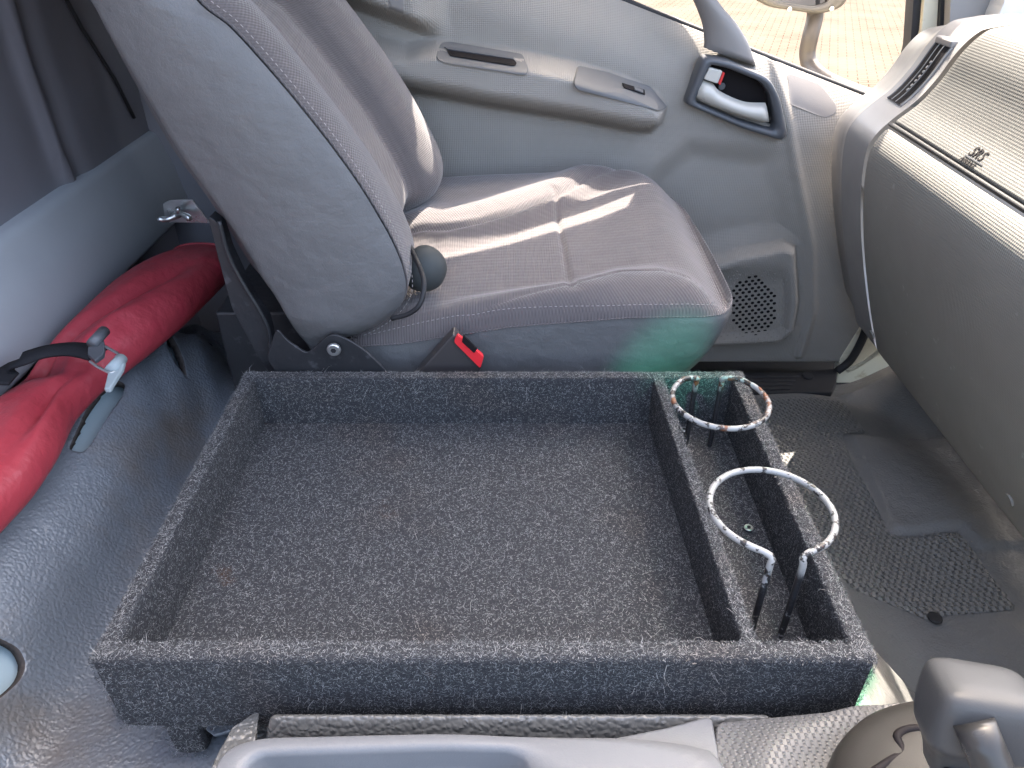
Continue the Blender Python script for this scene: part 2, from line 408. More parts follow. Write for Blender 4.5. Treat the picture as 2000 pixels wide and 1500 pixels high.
g = mesh('ground', [(-80, -80, -1.42), (80, -80, -1.42), (80, 120, -1.42), (-80, 120, -1.42)], [(0, 1, 2, 3)], herringbone(), smooth=False)
tag(g, 'sunlit cream and pink block paving seen through the side window', kind='structure')

# --- cab floor: steel pan under the mats
fl = mesh('floor', [(-.9, -.6, FLOOR - .03), (1.15, -.6, FLOOR - .03), (1.15, 1.47, FLOOR - .03), (-.9, 1.47, FLOOR - .03)], [(0, 1, 2, 3)], M_rubber, smooth=False)
tag(fl, 'bare cab floor pan beneath the rubber mats', kind='structure')

# --- rear wall of the cab with one soft vertical ridge and a dark joint
yy = np.linspace(-.5, 1.42, 190); zz = np.linspace(FLOOR - .03, 1.0, 90)
YY, ZZ = np.meshgrid(yy, zz, indexing='ij')
ridge = WL([(-6, -40), (42, 122), (70, 196), (105, 297), (140, 372)], x=-.652)[:, 1:]
ridge = np.vstack([ridge[0] + [-.4 * (ridge[1] - ridge[0])[0] * 3, .5], ridge])
dr = dline(YY, ZZ, ridge)
XX = -.652 + .013 * np.exp(-(dr / .012) ** 2)
ridge_y = np.interp(ZZ, ridge[::-1, 1], ridge[::-1, 0])
XX = XX + .012 * ss(0, .06, YY - ridge_y)
rw = grid('rear_wall', np.stack([XX, YY, ZZ], 2), M_rear); tag(rw, 'dark grey moulded trim of the cab rear wall', kind='structure')
ro = WL([(98, -60), (160, 55), (224, 154), (262, 230)], x=-.636)
ro = np.vstack([ro[0] + (ro[0] - ro[1]) * 1.5, ro])
tube('wall_joint', ro, .003, M_rubber, rw, 8)

# --- unseen shell that shades the cab: roof, added slotted sheet over the window
roofz = .95
def sunproj(p, z=None, y=None):
    p = np.asarray(p, float); t = (z - p[2]) if z is not None else (y - p[1]) / KY
    return p + t * np.array([-KX, KY, 1.0])
# ================================================================== CARPETED TRAY
tray = thing('storage_tray', 'charcoal carpet covered open tray with narrow side compartment, between the seats', 'tray', (-.02, .56, -.1))
X0, X1, Y0, Y1, ZT, ZB, TH = -.330, .285, .357, .768, 0.0, -.094, .017
ZF = -.069
def wallbox(n, lo, hi): return box(n, lo, hi, M_carpetbase, tray, .006, 4)
wallbox('wall', (X0, Y0, ZB), (X1, Y0 + TH, ZT)); wallbox('wall', (X0, Y1 - TH, ZB), (X1, Y1, ZT))
wallbox('wall', (X0 + .0005, Y0 + TH - .004, ZB + .0005), (X0 + TH, Y1 - TH + .004, ZT - .0005))
wallbox('wall', (X1 - TH, Y0 + TH - .004, ZB + .0005), (X1 - .0005, Y1 - TH + .004, ZT - .0005))
box('base_panel', (X0 + .012, Y0 + .012, ZB + .002), (X1 - .012, Y1 - .012, ZF), M_carpetbase, tray, 0)
# divider runs slightly askew
DV = [(.172, Y1 - TH + .003), (.184, Y1 - TH + .003), (.196, Y0 + TH - .003), (.184, Y0 + TH - .003)]
prism('divider', [(a, b, ZF - .002) for a, b in DV], (0, 0, ZT - .001 - ZF), M_carpetbase, tray, .0045, 3)
box('foot', (X0 + .030, Y0 + .002, ZB - .048), (X0 + .062, Y0 + .05, ZB + .004), M_carpetbase, tray, .01, 3)
box('foot', (X1 - .07, Y0 + .002, ZB - .022), (X1 - .03, Y0 + .05, ZB + .004), M_carpetbase, tray, .01, 3)
faces = []   # origin, u, v, normal, density factor
def fc(o, u, v, n, d=1): faces.append((np.array(o, float), np.array(u, float), np.array(v, float), np.array(n, float), d))
w_, d_ = X1 - X0, Y1 - Y0
fc((X0, Y0, ZT), (w_, 0, 0), (0, TH, 0), (0, 0, 1), 1.9); fc((X0, Y1 - TH, ZT), (w_, 0, 0), (0, TH, 0), (0, 0, 1), 1.9)
fc((X0, Y0, ZT), (TH, 0, 0), (0, d_, 0), (0, 0, 1), 1.9); fc((X1 - TH, Y0, ZT), (TH, 0, 0), (0, d_, 0), (0, 0, 1), 1.9)
fc((X0, Y0, ZB), (w_, 0, 0), (0, 0, -ZB), (0, -1, 0), 1.3); fc((X0, Y0 + TH, ZF), (w_, 0, 0), (0, 0, -ZF), (0, 1, 0), .3)
fc((X0, Y1, ZB), (w_, 0, 0), (0, 0, -ZB), (0, 1, 0), .2); fc((X0 + TH, Y1 - TH, ZF), (w_ - 2 * TH, 0, 0), (0, 0, -ZF), (0, -1, 0), 1)
fc((X0, Y0, ZB), (0, d_, 0), (0, 0, -ZB), (-1, 0, 0), 1); fc((X0 + TH, Y0 + TH, ZF), (0, d_ - 2 * TH, 0), (0, 0, -ZF), (1, 0, 0), 1)
fc((X1, Y0, ZB), (0, d_, 0), (0, 0, -ZB), (1, 0, 0), 1); fc((X1 - TH, Y0 + TH, ZF), (0, d_ - 2 * TH, 0), (0, 0, -ZF), (-1, 0, 0), 1)
fc((X0 + TH, Y0 + TH, ZF), (w_ - 2 * TH, 0, 0), (0, d_ - 2 * TH, 0), (0, 0, 1), 1.15)
DVv = np.array([DV[3][0] - DV[0][0], DV[3][1] - DV[0][1], 0])
fc((DV[0][0], DV[0][1], ZF), DVv, (0, 0, -ZF), (-1, 0, 0), 1); fc((DV[1][0], DV[1][1], ZF), DVv, (0, 0, -ZF), (1, 0, 0), 1)
fc((DV[0][0], DV[0][1], ZT), DVv, (.012, 0, 0), (0, 0, 1), 2)
fc((X0 + .030, Y0 + .002, ZB - .048), (.032, 0, 0), (0, 0, .048), (0, -1, 0), 1.2)
fc((X1 - .07, Y0 + .002, ZB - .022), (.04, 0, 0), (0, 0, .022), (0, -1, 0), 1.2)
def pile(density, lmin, lmax, width, lift, tonefn, rnd=.006):
    B = []; C = []; E = []; Wd = []; T = []
    for o, u, v, n, d in faces:
        A = np.linalg.norm(np.cross(u, v)); k = int(A * density * d)
        if k < 1: continue
        a = rng.random((k, 1)); b = rng.random((k, 1)); p = o + u * a + v * b
        # follow the rounded top edges
        hz = np.clip((p[:, 2:3] - (ZT - rnd)) / rnd, 0, 1)
        uu = u / np.linalg.norm(u); vv = v / np.linalg.norm(v); th = rng.random((k, 1)) * 2 * math.pi
        t = uu * np.cos(th) + vv * np.sin(th)
        if abs(n[2]) < .5: p = p - n * (rnd * (1 - np.sqrt(np.clip(1 - hz ** 2, 0, 1))))
        else:
            ex = np.minimum(np.minimum(p[:, 0] - X0, X1 - p[:, 0]), np.minimum(p[:, 1] - Y0, Y1 - p[:, 1]))
            if o[2] > -.01: p[:, 2] -= rnd * (1 - np.sqrt(np.clip(1 - np.clip(1 - ex / rnd, 0, 1) ** 2, 0, 1)))
        L_ = lmin + (lmax - lmin) * rng.random((k, 1)) ** 2
        up = lift * (.3 + rng.random((k, 1)))
        mid = p + t * L_ * .5 + n * (L_ * up)
        th2 = th + rng.normal(0, .9, (k, 1)); t2 = uu * np.cos(th2) + vv * np.sin(th2)
        end = mid + t2 * L_ * .5 + n * (L_ * up * (rng.random((k, 1)) * 1.4 - .6))
        sdv = np.cross(t, n) * width * (.7 + .6 * rng.random((k, 1)))
        B.append(p + n * .0004); C.append(mid); E.append(end); Wd.append(sdv); T.append(tonefn(k))
    B = np.vstack(B); C = np.vstack(C); E = np.vstack(E); Wd = np.vstack(Wd); T = np.concatenate(T); k = len(B)
    V = np.empty((k, 5, 3)); V[:, 0] = B - Wd; V[:, 1] = B + Wd; V[:, 2] = C + Wd; V[:, 3] = C - Wd; V[:, 4] = E
    return V, T
def pile_mesh(name, sets, parent):
    V = np.vstack([s[0].reshape(-1, 3) for s in sets]); T = np.concatenate([np.repeat(s[1], 5) for s in sets])
    k = len(V) // 5; base = np.arange(k)[:, None] * 5
    loops = np.concatenate([base + np.array([[0, 1, 2, 3]]), base + np.array([[3, 2, 4]])], 1).ravel()
    starts = np.empty(2 * k, np.int32); starts[0::2] = np.arange(k) * 7; starts[1::2] = np.arange(k) * 7 + 4
    tot = np.tile([4, 3], k).astype(np.int32)
    me = bpy.data.meshes.new(name); me.vertices.add(len(V)); me.vertices.foreach_set('co', V.astype(np.float32).ravel())
    me.loops.add(len(loops)); me.loops.foreach_set('vertex_index', loops.astype(np.int32))
    me.polygons.add(2 * k); me.polygons.foreach_set('loop_start', starts); me.polygons.foreach_set('loop_total', tot)
    me.update(calc_edges=True); me.validate()
    at = me.attributes.new('tone', 'FLOAT', 'POINT'); at.data.foreach_set('value', T.astype(np.float32))
    o = link(name, me, M_fibre, parent); o['kind'] = 'stuff'; return o
s1 = pile(560000, .0018, .0050, .00015, .22, lambda k: rng.random(k) ** 1.0 * .93)
s2 = pile(2600, .006, .015, .00011, .4, lambda k: .8 + .2 * rng.random(k))
pile_mesh('carpet_pile', [s1, s2], tray)
# screws that hold the rings
for (a, b) in ((1462, 1032), (1336, 840)):
    p = W(a, b, z=ZF + .003); sc = disc('screw', p, (0, 0, 1), .0050, .0018, M_steel, tray, .0008)
    disc('screw_socket', p + [0, 0, .0016], (0, 0, 1), .002, .0007, M_black, sc, 0)

# cup rings: one bent rod each
def ring(name, label, cx, cy, r, sgn, z, m, legx, legy, lean=(0, 0)):
    t = thing(name, label, 'cup holder', (cx, cy, ZF), 'wire cup rings in the side compartment')
    a0 = R(28); an = np.linspace(a0, 2 * math.pi - a0, 40)
    circ = np.stack([cx + r * np.sin(an), cy + sgn * r * np.cos(an), np.full(40, z)], 1)
    # sin negative side first
    (lxa, lxb) = legx
    s = circ[0][0] > cx
    la, lb = (lxb, lxa) if s else (lxa, lxb)
    def leg(lx): return [(lx + lean[0], legy + lean[1], ZF - .002), (lx + lean[0] * .5, legy + lean[1] * .5, (ZF + z) / 2), (lx, legy, z - .012), (lx, legy + (-sgn) * .003, z - .003)]
    path = np.vstack([leg(la), circ[1:-1], leg(lb)[::-1]])
    P = cr(path, 150)
    o = tube('rod', P, .0031, m, t, 12)
    a = o.data.attributes.new('leg', 'FLOAT', 'POINT')
    zz_ = np.repeat(P[:, 2], 12); a.data.foreach_set('value', np.clip((z - .014 - zz_) / .01, 0, 1).astype(np.float32))
    return t
ring('cup_holder_ring', 'bent wire ring rusted brown, at the far end of the narrow tray compartment', .2254, .656, .051, 1, .035, chipped_mat('rusty chipped paint', .075, 3.1, -.01), (.2110, .2405), .706)
ring('cup_holder_ring', 'bent wire ring with chipped white paint and long legs, nearest in the tray', .232, .487, .054, -1, .035, chipped_mat('white chipped paint', -.05, 7.7, .035), (.2166, .2445), .431)

# ================================================================== PASSENGER SEAT
seat = thing('passenger_seat', 'grey cloth passenger seat with vinyl sides and sunlight streaks across the cushion', 'seat', (.04, 1.04, FLOOR))
# --- cushion: plan outline in x,y; rings from the welt inwards (cloth) and downwards (vinyl)
CN = 200
plan = roundpoly([(-.235, .818), (.262, .812), (.288, .86), (.292, 1.00), (.285, 1.20), (.255, 1.285), (-.235, 1.285)], [.03, .05, .09, .09, .07, .06, .03], 8)
plan = resample(np.vstack([plan, plan[:1]]), CN, True)
cc = np.array([.02, 1.04])
def seam_z(x): return np.interp(x, [-.24, -.14, 0, .15, .25, .30], [.001, .010, .036, .050, .052, .048])
crease_near = WL([(700, 640), (818, 615), (895, 600), (1000, 587), (1119, 572), (1210, 553), (1290, 552), (1346, 564), (1420, 590)], z=.062)[:, :2]
crease_far = WL([(760, 430), (800, 438), (874, 443), (940, 434), (1000, 420), (1085, 394), (1150, 362), (1200, 345), (1262, 331)], z=.078)[:, :2]
cross = WL([(1083, 394), (1100, 470), (1119, 572)], z=.07)[:, :2]
def top_z(X, Y):
    z = .058 + .042 * np.clip(Y - .82, 0, .5) + .012 * ss(-.22, .02, X)
    # pad sinks between the bolsters
    yn = np.interp(X, crease_near[:, 0], crease_near[:, 1]); yf = np.interp(X, crease_far[:, 0], crease_far[:, 1])
    ins = ss(0, .05, Y - yn) * ss(0, .05, yf - Y); z -= .016 * ins * ss(.3, .1, X)
    z += .012 * np.exp(-((Y - yf - .045) / .04) ** 2) + .008 * np.exp(-((Y - yn + .02) / .025) ** 2)
    for ln, dp, wd in ((crease_near, .0045, .004), (crease_far, .005, .005), (cross, .005, .004)):
        z -= dp * np.exp(-(dline(X, Y, ln) / wd) ** 2)
    z += .004 * np.exp(-((X - .17) / .10) ** 2)
    z -= .05 * ss(.20, .30, X) ** 2
    z -= .03 * ss(-.12, -.24, X)
    return z
rr = np.concatenate([np.linspace(1, .86, 16), np.linspace(.845, .0004, 84)])
P = np.zeros((len(rr), CN, 3))
for i, r_ in enumerate(rr):
    q = cc + (plan - cc) * r_; X, Y = q[:, 0], q[:, 1]
    zc = top_z(X, Y); zs = seam_z(plan[:, 0])
    d = np.linalg.norm(plan - q, axis=1); k = np.clip(1 - d / .045, 0, 1)
    roll = np.sqrt(np.clip(1 - k ** 2, 0, 1))
    zz_ = zs + (zc - zs) * roll
    P[i] = np.stack([X, Y, zz_], 1)
UVc = P[:, :, :2].copy()
IN = {}
for i in range(len(rr)):
    yn = np.interp(P[i, :, 0], crease_near[:, 0], crease_near[:, 1]); yf = np.interp(P[i, :, 0], crease_far[:, 0], crease_far[:, 1])
    IN[i] = ((P[i, :, 1] > yn) & (P[i, :, 1] < yf)).astype(int)
cush = grid('cushion', P, [M_fabric, M_fabric2], seat, True, True, UVc, mats=lambda i, j: int(IN[i][j]))
hs = [0, .004, .012, .03, .06, .09, .12, .15]
ins = [0, -.002, -.003, .001, .010, .024, .042, .062]
P = np.zeros((len(hs), CN, 3)); zs = seam_z(plan[:, 0]); nv = plan - cc; nv /= np.linalg.norm(nv, axis=1)[:, None]
frontk = ss(.15, .28, plan[:, 0])
for i, (h, s_) in enumerate(zip(hs, ins)):
    k = s_ * (.12 + 1.0 * frontk); hh = h
    P[i, :, :2] = plan - nv * k[:, None]; P[i, :, 2] = zs - hh
grid('cushion_side', P, M_seatvinyl, seat, True, False)
welt = np.stack([plan[:, 0] + nv[:, 0] * .001, plan[:, 1] + nv[:, 1] * .001, zs], 1)
tube('piping', welt, .0009, M_fabric, seat, 8, True)
def stitches(parent, path, step=.0065, ln=.0036, r=.00042):
    L_ = np.linalg.norm(np.diff(path, axis=0), axis=1).sum(); n = int(L_ / step); V = []; Fc = []
    Q = resample(path, n * 4); 
    for k in range(n - 1):
        a = Q[4 * k]; b = Q[4 * k + 2]; t = b - a; t /= np.linalg.norm(t) + 1e-9
        s = np.cross(t, [0, 0, 1.]); s /= np.linalg.norm(s) + 1e-9; u = np.cross(s, t)
        o = len(V)
        for c in (a, b):
            for ang in range(5):
                V.append(c + r * (math.cos(ang * 1.2566) * s + math.sin(ang * 1.2566) * u))
        Fc += [(o + q, o + (q + 1) % 5, o + 5 + (q + 1) % 5, o + 5 + q) for q in range(5)]
    return mesh('stitching', V, Fc, M_thread, parent)
r1 = .972; q = cc + (plan - cc) * r1
d = np.linalg.norm(plan - q, axis=1); roll = np.sqrt(np.clip(1 - np.clip(1 - d / .045, 0, 1) ** 2, 0, 1))
st = np.stack([q[:, 0], q[:, 1], zs + (top_z(q[:, 0], q[:, 1]) - zs) * roll + .0008], 1)
sel = (q[:, 1] < .9) | (q[:, 0] > .2)
order = np.argsort(np.arctan2(q[:, 1] - 1.04, q[:, 0] + .3)); lst = [k for k in order if sel[k] and q[k, 1] < 1.1]
stitches(cush, st[lst])

# --- backrest
YN = .800
def bpt(px, py, y=YN): p = W(px, py, y=y); return (p[0], p[2])
Fs = np.array([bpt(645, 672), bpt(700, 655), bpt(745, 632), bpt(778, 602), bpt(792, 570), bpt(788, 530), bpt(769, 480), bpt(742, 430), bpt(700, 362), bpt(650, 292), bpt(595, 222), bpt(525, 138), bpt(448, 54), bpt(378, -5)])
Rs = np.array([bpt(600, 690), bpt(585, 672), bpt(560, 645), bpt(535, 610), bpt(505, 570), bpt(475, 535), bpt(440, 480), bpt(410, 435), bpt(375, 385), bpt(330, 325), bpt(290, 262), bpt(235, 165), bpt(180, 65), bpt(120, -45)])
for _ in range(4):
    Fs = np.vstack([Fs, Fs[-1] + np.array([-.035, .07])]); Rs = np.vstack([Rs, Rs[-1] + np.array([-.040, .07])])
NS = 120
Fc_ = cr(Fs, NS); Rc_ = cr(Rs, NS)
# side panel: slight pillow, gently rounding back at the rear edge
ncol = 40; P = np.zeros((NS, ncol, 3)); tt = np.linspace(0, 1, ncol)
endk = ss(0, .10, np.linspace(0, 1, NS))
for j, t in enumerate(tt):
    xz = Rc_ * (1 - t) + Fc_ * t
    puff = .030 * np.power(np.clip(math.sin(math.pi * min(max(t * .92 + .04, 0), 1)), 0, 1), .5)
    y = YN + .012 - puff * (.45 + .55 * endk) + .028 * (1 - ss(0, .16, t))
    P[:, j] = np.stack([xz[:, 0], np.full(NS, 1.0) * y, xz[:, 1]], 1)
sp = grid('backrest_side', P, M_seatvinyl, seat, flip=False)
# front cloth: offset outwards from the welt curve along its normal
T = np.gradient(Fc_, axis=0); T /= np.linalg.norm(T, axis=1)[:, None]; Nf = np.stack([T[:, 1], -T[:, 0]], 1)
sv = np.linspace(0, 1, NS)
#        y      outward offset (along front normal)
sec = [(YN + .010, .000), (YN + .016, .010), (YN + .030, .019), (YN + .050, .022), (YN + .075, .016), (YN + .100, .000), (YN + .118, -.018), (YN + .130, -.026),
       (YN + .150, -.029), (.98, -.032), (1.02, -.032), (1.06, -.031), (1.085, -.030), (1.095, -.022), (1.11, -.004), (1.14, .012), (1.175, .016), (1.21, .012), (1.24, -.002), (1.252, -.02), (1.255, -.05), (1.25, -.10)]
sec = np.array(sec); secs = cr(sec, 90)
P = np.zeros((NS, 90, 3))
g1 = ss(0, .16, sv)
for j in range(90):
    y, off = secs[j]
    o_ = (off * (.04 + .96 * ss(.10, .80, sv)) if off > 0 else off * (.25 + .75 * g1)) if y < 1.0 else off * (.55 + .45 * g1)
    low = (ss(.95, 1.2, y)) * .045 * (1 - ss(.0, .28, sv))     # far side sits a little higher at the foot
    P[:, j, 0] = Fc_[:, 0] + Nf[:, 0] * o_; P[:, j, 1] = y; P[:, j, 2] = Fc_[:, 1] + Nf[:, 1] * o_ + low
mm = lambda i, j: 1 if .945 < secs[j][0] < 1.098 else 0
br = grid('backrest', P, [M_fabric, M_fabric2], seat, flip=True, mats=mm)
j0 = 0
tube('piping', P[:, 0] + [0, -.001, 0], .0016, M_fabric, seat, 8)
stp = P[6:, 0].copy(); stp[:, 0] += Nf[6:, 0] * .007; stp[:, 2] += Nf[6:, 1] * .007; stp[:, 1] -= .002 - .003
stitches(br, stp + [0, -.0010, 0])
# closed back of the backrest
Pb = np.zeros((NS, 12, 3))
for j, y in enumerate(np.linspace(YN + .03, 1.25, 12)):
    Pb[:, j] = np.stack([Rc_[:, 0] - .012 * math.sin(math.pi * j / 11), np.full(NS, y), Rc_[:, 1]], 1)
grid('backrest_back', Pb, M_seatvinyl, seat, flip=False)

# --- recliner bracket, bolt and frame
def plate(name, px, y, th, m, parent, rad=.004, bevel=.0012):
    p = WL(px, y=y); q = roundpoly(p[:, [0, 2]], rad, 4)
    return prism(name, np.stack([q[:, 0], np.full(len(q), y), q[:, 1]], 1), (0, th, 0), m, parent, bevel, 2)
brk = plate('recliner_bracket', [(540, 640), (560, 665), (600, 692), (632, 662), (650, 652), (682, 664), (712, 684), (750, 720), (775, 760), (560, 760), (520, 700)], .772, .004, M_black, seat, .008)
b0 = W(653, 680, y=.768); bolt = disc('bolt', b0, (0, -1, 0), .0085, .006, M_steel, brk, .002)
disc('socket', b0 + [0, -.0056, 0], (0, -1, 0), .0035, .0006, M_black, bolt, 0, 6)
plate('frame_bar', [(405, 420), (430, 440), (445, 490), (490, 585), (520, 625), (535, 690), (580, 760), (545, 760), (500, 690), (452, 600), (425, 500)], .80, .02, M_black, seat, .006)
tube('frame_edge', cr(WL([(428, 432), (447, 500), (478, 560), (505, 603), (525, 645), (532, 690), (560, 725)], y=.796), 40), .0028, M_steel.copy() if False else M_black, seat, 8)
plate('seat_base', [(560, 700), (1340, 715), (1340, 1000), (560, 1000)], .86, .36, M_black, seat, .01)
box('rear_mount', (-.40, .88, FLOOR), (-.24, 1.22, .02), M_black, seat, .004)
# round tilt knob and hanging cable
kx = W(832, 526, y=.875)
u = np.linspace(0, math.pi, 22); prof = [(.030 * math.sin(a) ** .8 * (1 + .12 * math.cos(a)), -.026 * math.cos(a)) for a in u]
V = []; Fk = []
ax = Vector((1, -.25, -.25)).normalized(); qn = ax.to_track_quat('Z', 'Y').to_matrix()
for (r_, h) in prof:
    for k in range(28):
        a = 2 * math.pi * k / 28; V.append(kx + np.array(qn @ Vector((r_ * math.cos(a), r_ * math.sin(a), h))))
Fk = [(i * 28 + k, i * 28 + (k + 1) % 28, (i + 1) * 28 + (k + 1) % 28, (i + 1) * 28 + k) for i in range(21) for k in range(28)]
mesh('recline_knob', V, Fk, mat('matt knob rubber', (.045, .05, .05), .65, .3), seat)
cb = cr(np.array([W(764, 418, y=.97), W(786, 452, y=.92), W(806, 492, y=.86), W(827, 545, y=.80), W(822, 590, y=.78), W(800, 612, y=.78), W(765, 622, y=.785)]), 60)
cab = tube('cable', cb, .0031, M_rubber, None, 10); tag(cab, 'thin black cable looped beside the round knob on the seat', 'cable')

# --- seat belt buckle
bk = thing('seat_belt_buckle', 'black seat belt buckle with red release button, leaning on the seat side', 'buckle', tuple(W(880, 720, y=.795)))
hous = WL([(885, 652), (943, 712), (925, 760), (790, 760), (842, 700)], y=.785)
prism('housing', hous, (0, .022, 0), M_buckle, bk, .003)
plate('release_button', [(893, 654), (945, 697), (938, 720), (886, 668)], .781, .006, M_buttonred, bk, .003, .001)
plate('slot', [(905, 655), (932, 682), (926, 690), (902, 668)], .7795, .003, M_cavity, bk, .001, .0003)

# ================================================================== PASSENGER DOOR
door = thing('passenger_door', 'grey moulded passenger door trim with armrest, silver handle and speaker, window open above', 'door', (.2, 1.36, FLOOR))
zbelt_l = W(1200, -3, y=1.40); zbelt_r = W(1690, 190, y=1.40)
sl = (zbelt_r[2] - zbelt_l[2]) / (zbelt_r[0] - zbelt_l[0])
def zb(x): return zbelt_l[2] + sl * (x - zbelt_l[0]) - .0 * x
def pxz(px, y): return WL(px, y=y)[:, [0, 2]]
xs = np.linspace(-.62, .80, 330); ts = np.linspace(0, 1, 300)
Xd, Td = np.meshgrid(xs, ts, indexing='ij'); Zd = (FLOOR + .012) + Td * (zb(Xd) - (FLOOR + .012))
arm = pxz([(640, 60), (790, 92), (846, 84), (1030, 108), (1130, 130), (1230, 160), (1300, 195), (1318, 218), (1308, 256), (1285, 284), (1240, 284), (1130, 262), (960, 235), (840, 212), (640, 180)], 1.285)
arm_bot = pxz([(640, 180), (840, 212), (960, 235), (1130, 262), (1240, 284), (1300, 290)], 1.31)
hand_in = pxz([(1378, 122), (1480, 158), (1500, 182), (1512, 250), (1352, 190)], 1.345)
pock = pxz([(1380, 520), (1440, 500), (1540, 481), (1566, 492), (1572, 600), (1562, 655), (1530, 682), (1380, 690)], 1.30)
fronts = pxz([(1345, 260), (1540, 285), (1575, 480), (1540, 475), (1430, 492), (1330, 520), (1150, 520), (1270, 320)], 1.34)
def ydoor(X, Z):
    d = zb(X) - Z
    y = 1.402 - .052 * np.sqrt(ss(0, .10, d) * .9999 + 1e-6) - .012 * ss(.05, .3, d)
    # upper rear corner leans in
    y = y - .055 * ss(-.10, -.16, X) * ss(.16, .12, d)
    sda = sd(X, Z, arm)
    lowk = ss(-.03, .06, Z - np.interp(X, [-.3, .15, .35], [.20, .14, .10]))
    zbt = np.interp(X, arm_bot[:, 0], arm_bot[:, 1]); soft = ss(.0, -.028, sda) * ss(-.004, .058, Z - zbt); y = y - .062 * soft
    # underside of armrest recedes softly
    sdp = sd(X, Z, pock); y = y - .030 * ss(.0, -.016, sdp) + .016 * ss(-.018, -.035, sdp) * ss(.0, -.06, Z + .10 - .0)
    sdf = sd(X, Z, fronts); y = y + .016 * ss(.0, -.05, sdf)
    # hollow in front of the armrest
    hx = ss(.30, .36, X) * ss(.10, .05, d) * 0
    sdh = sd(X, Z, hand_in); y = y + .030 * ss(.0, -.004, sdh)
    # rounded vertical rib beside the dash
    rib = pxz([(1530, 130), (1548, 280), (1582, 480), (1584, 610), (1560, 690)], 1.34)
    y = y - .008 * np.exp(-(dline(X, Z, rib) / .008) ** 2)
    y = y + .05 * ss(.012, .0, Z - FLOOR - .012)
    return y
Yd = ydoor(Xd, Zd)
edge = pxz([(1700, 560), (1685, 640), (1650, 700), (1600, 722), (1200, 724), (300, 724), (200, -2200), (2000, -2200), (1720, 300)], 1.345)
P = np.stack([Xd, Yd, Zd], 2)
ctr = P
sdE = sd(Xd, Zd, edge)
Xe, Te, keepm = trim(Xd, Zd, lambda a, b: sd(a, b, edge)); P = np.stack([Xe, ydoor(Xe, Te), Te], 2)
dp = grid('door_panel', P, M_door, door, flip=True, uv=np.stack([Xd, Zd + .7 * Yd], 2), keep=lambda i, j: bool(keepm[i, j]), solid=.004)
def yd(x, z): return float(ydoor(np.array([x]), np.array([z]))[0])
def onto(px, py, y0=1.30, it=6):
    yv = np.linspace(1.12, 1.44, 900); Q = np.array(W(px, py, y=1.0)) - CAM; Pq = CAM + Q[None] * yv[:, None]
    i = int(np.argmax(Pq[:, 1] >= ydoor(Pq[:, 0], Pq[:, 2]))); return Pq[i]
def skin(name, px, lift, m, parent, rad=.006, n=26, thick=.002, y0=1.28):
    """thin panel that lies on the door's own surface"""
    P3 = np.array([onto(a, b, y0) for a, b in px]); q = roundpoly(P3[:, [0, 2]], rad, 6)
    c = q.mean(0); K = len(q); rs = [1.0, .985] + list(np.linspace(.96, .005, 40))
    G = np.zeros((len(rs) + 1, K, 3))
    for i, r_ in enumerate([1.0] + rs):
        qq = c + (q - c) * (r_ if i else 1.002); lf = -.004 if i == 0 else lift * (0.6 if i == 1 else 1)
        for k in range(K): G[i, k] = (qq[k, 0], yd(*qq[k]) - lf, qq[k, 1])
    return grid(name, G, m, parent, True, False, uv=G[:, :, [0, 2]].copy())
ap = skin('pull_insert', [(860, 82), (880, 80), (1022, 104), (1033, 132), (1028, 146), (870, 122), (850, 112)], .007, M_insert, door)
sw = skin('switch_panel', [(1127, 126), (1190, 140), (1270, 168), (1302, 206), (1290, 211), (1125, 172), (1118, 160)], .013, M_insert, door)
def onslab(name, px, m, parent, lift, th=.003, rad=.003):
    P3 = np.array([onto(a, b) for a, b in px]); P3[:, 1] -= lift
    # tidy to a plane
    c = P3.mean(0); u_, s_, vt = np.linalg.svd(P3 - c); n = vt[2]; n = n if n[1] < 0 else -n
    e1 = vt[0]; e2 = np.cross(n, e1); q = roundpoly(np.stack([(P3 - c) @ e1, (P3 - c) @ e2], 1), rad, 4)
    Q = c + q[:, :1] * e1 + q[:, 1:] * e2
    return prism(name, Q, n * th, m, parent, .0008, 2)
onslab('pull_slot', [(872, 92), (1000, 111), (1010, 121), (1005, 127), (880, 107)], M_cavity, ap, .0105, .001, .004)
onslab('slot_lip', [(868, 90), (1003, 110), (1003, 114), (876, 95)], M_bezel, ap, .0125, .002, .001)
onslab('switch_plate', [(1212, 159), (1256, 172), (1257, 182), (1217, 168)], M_cavity, sw, .0150, .0015, .001)
onslab('rocker', [(1234, 167), (1252, 173), (1252, 179), (1236, 173)], M_bezel, sw, .017, .003, .001)
# door handle: bezel ring, dark bowl, lock tab and lever
hy = 1.335
outer = roundpoly(pxz([(1372, 108), (1420, 116), (1500, 150), (1522, 190), (1536, 262), (1525, 273), (1450, 250), (1335, 200)], hy), [.006, .01, .016, .02, .006, .006, .02, .006], 6)
inner = roundpoly(pxz([(1386, 124), (1420, 132), (1484, 158), (1502, 184), (1512, 246), (1506, 252), (1440, 232), (1356, 196)], hy), [.006, .01, .014, .016, .004, .004, .02, .005], 6)
c = inner.mean(0); n = 96; po = polar(outer, c, n); pi_ = polar(inner, c, n); pm_ = po * .35 + pi_ * .65
def yloop(p, y): return np.stack([p[:, 0], np.full(len(p), y), p[:, 1]], 1)
G = np.array([yloop(po, hy + .02), yloop(po, hy - .006), yloop(po * .85 + pi_ * .15, hy - .0125), yloop(po * .5 + pi_ * .5, hy - .0145), yloop(po * .12 + pi_ * .88, hy - .011), yloop(pi_, hy - .004), yloop(pi_, hy + .022)])
bz = grid('handle_bezel', G, M_bezel, door, True, False)
G = np.array([yloop(c + (pi_ - c) * k, hy + .018) for k in (1.02, .6, .001)]); grid('bowl', G, M_cavity, bz, True, False)
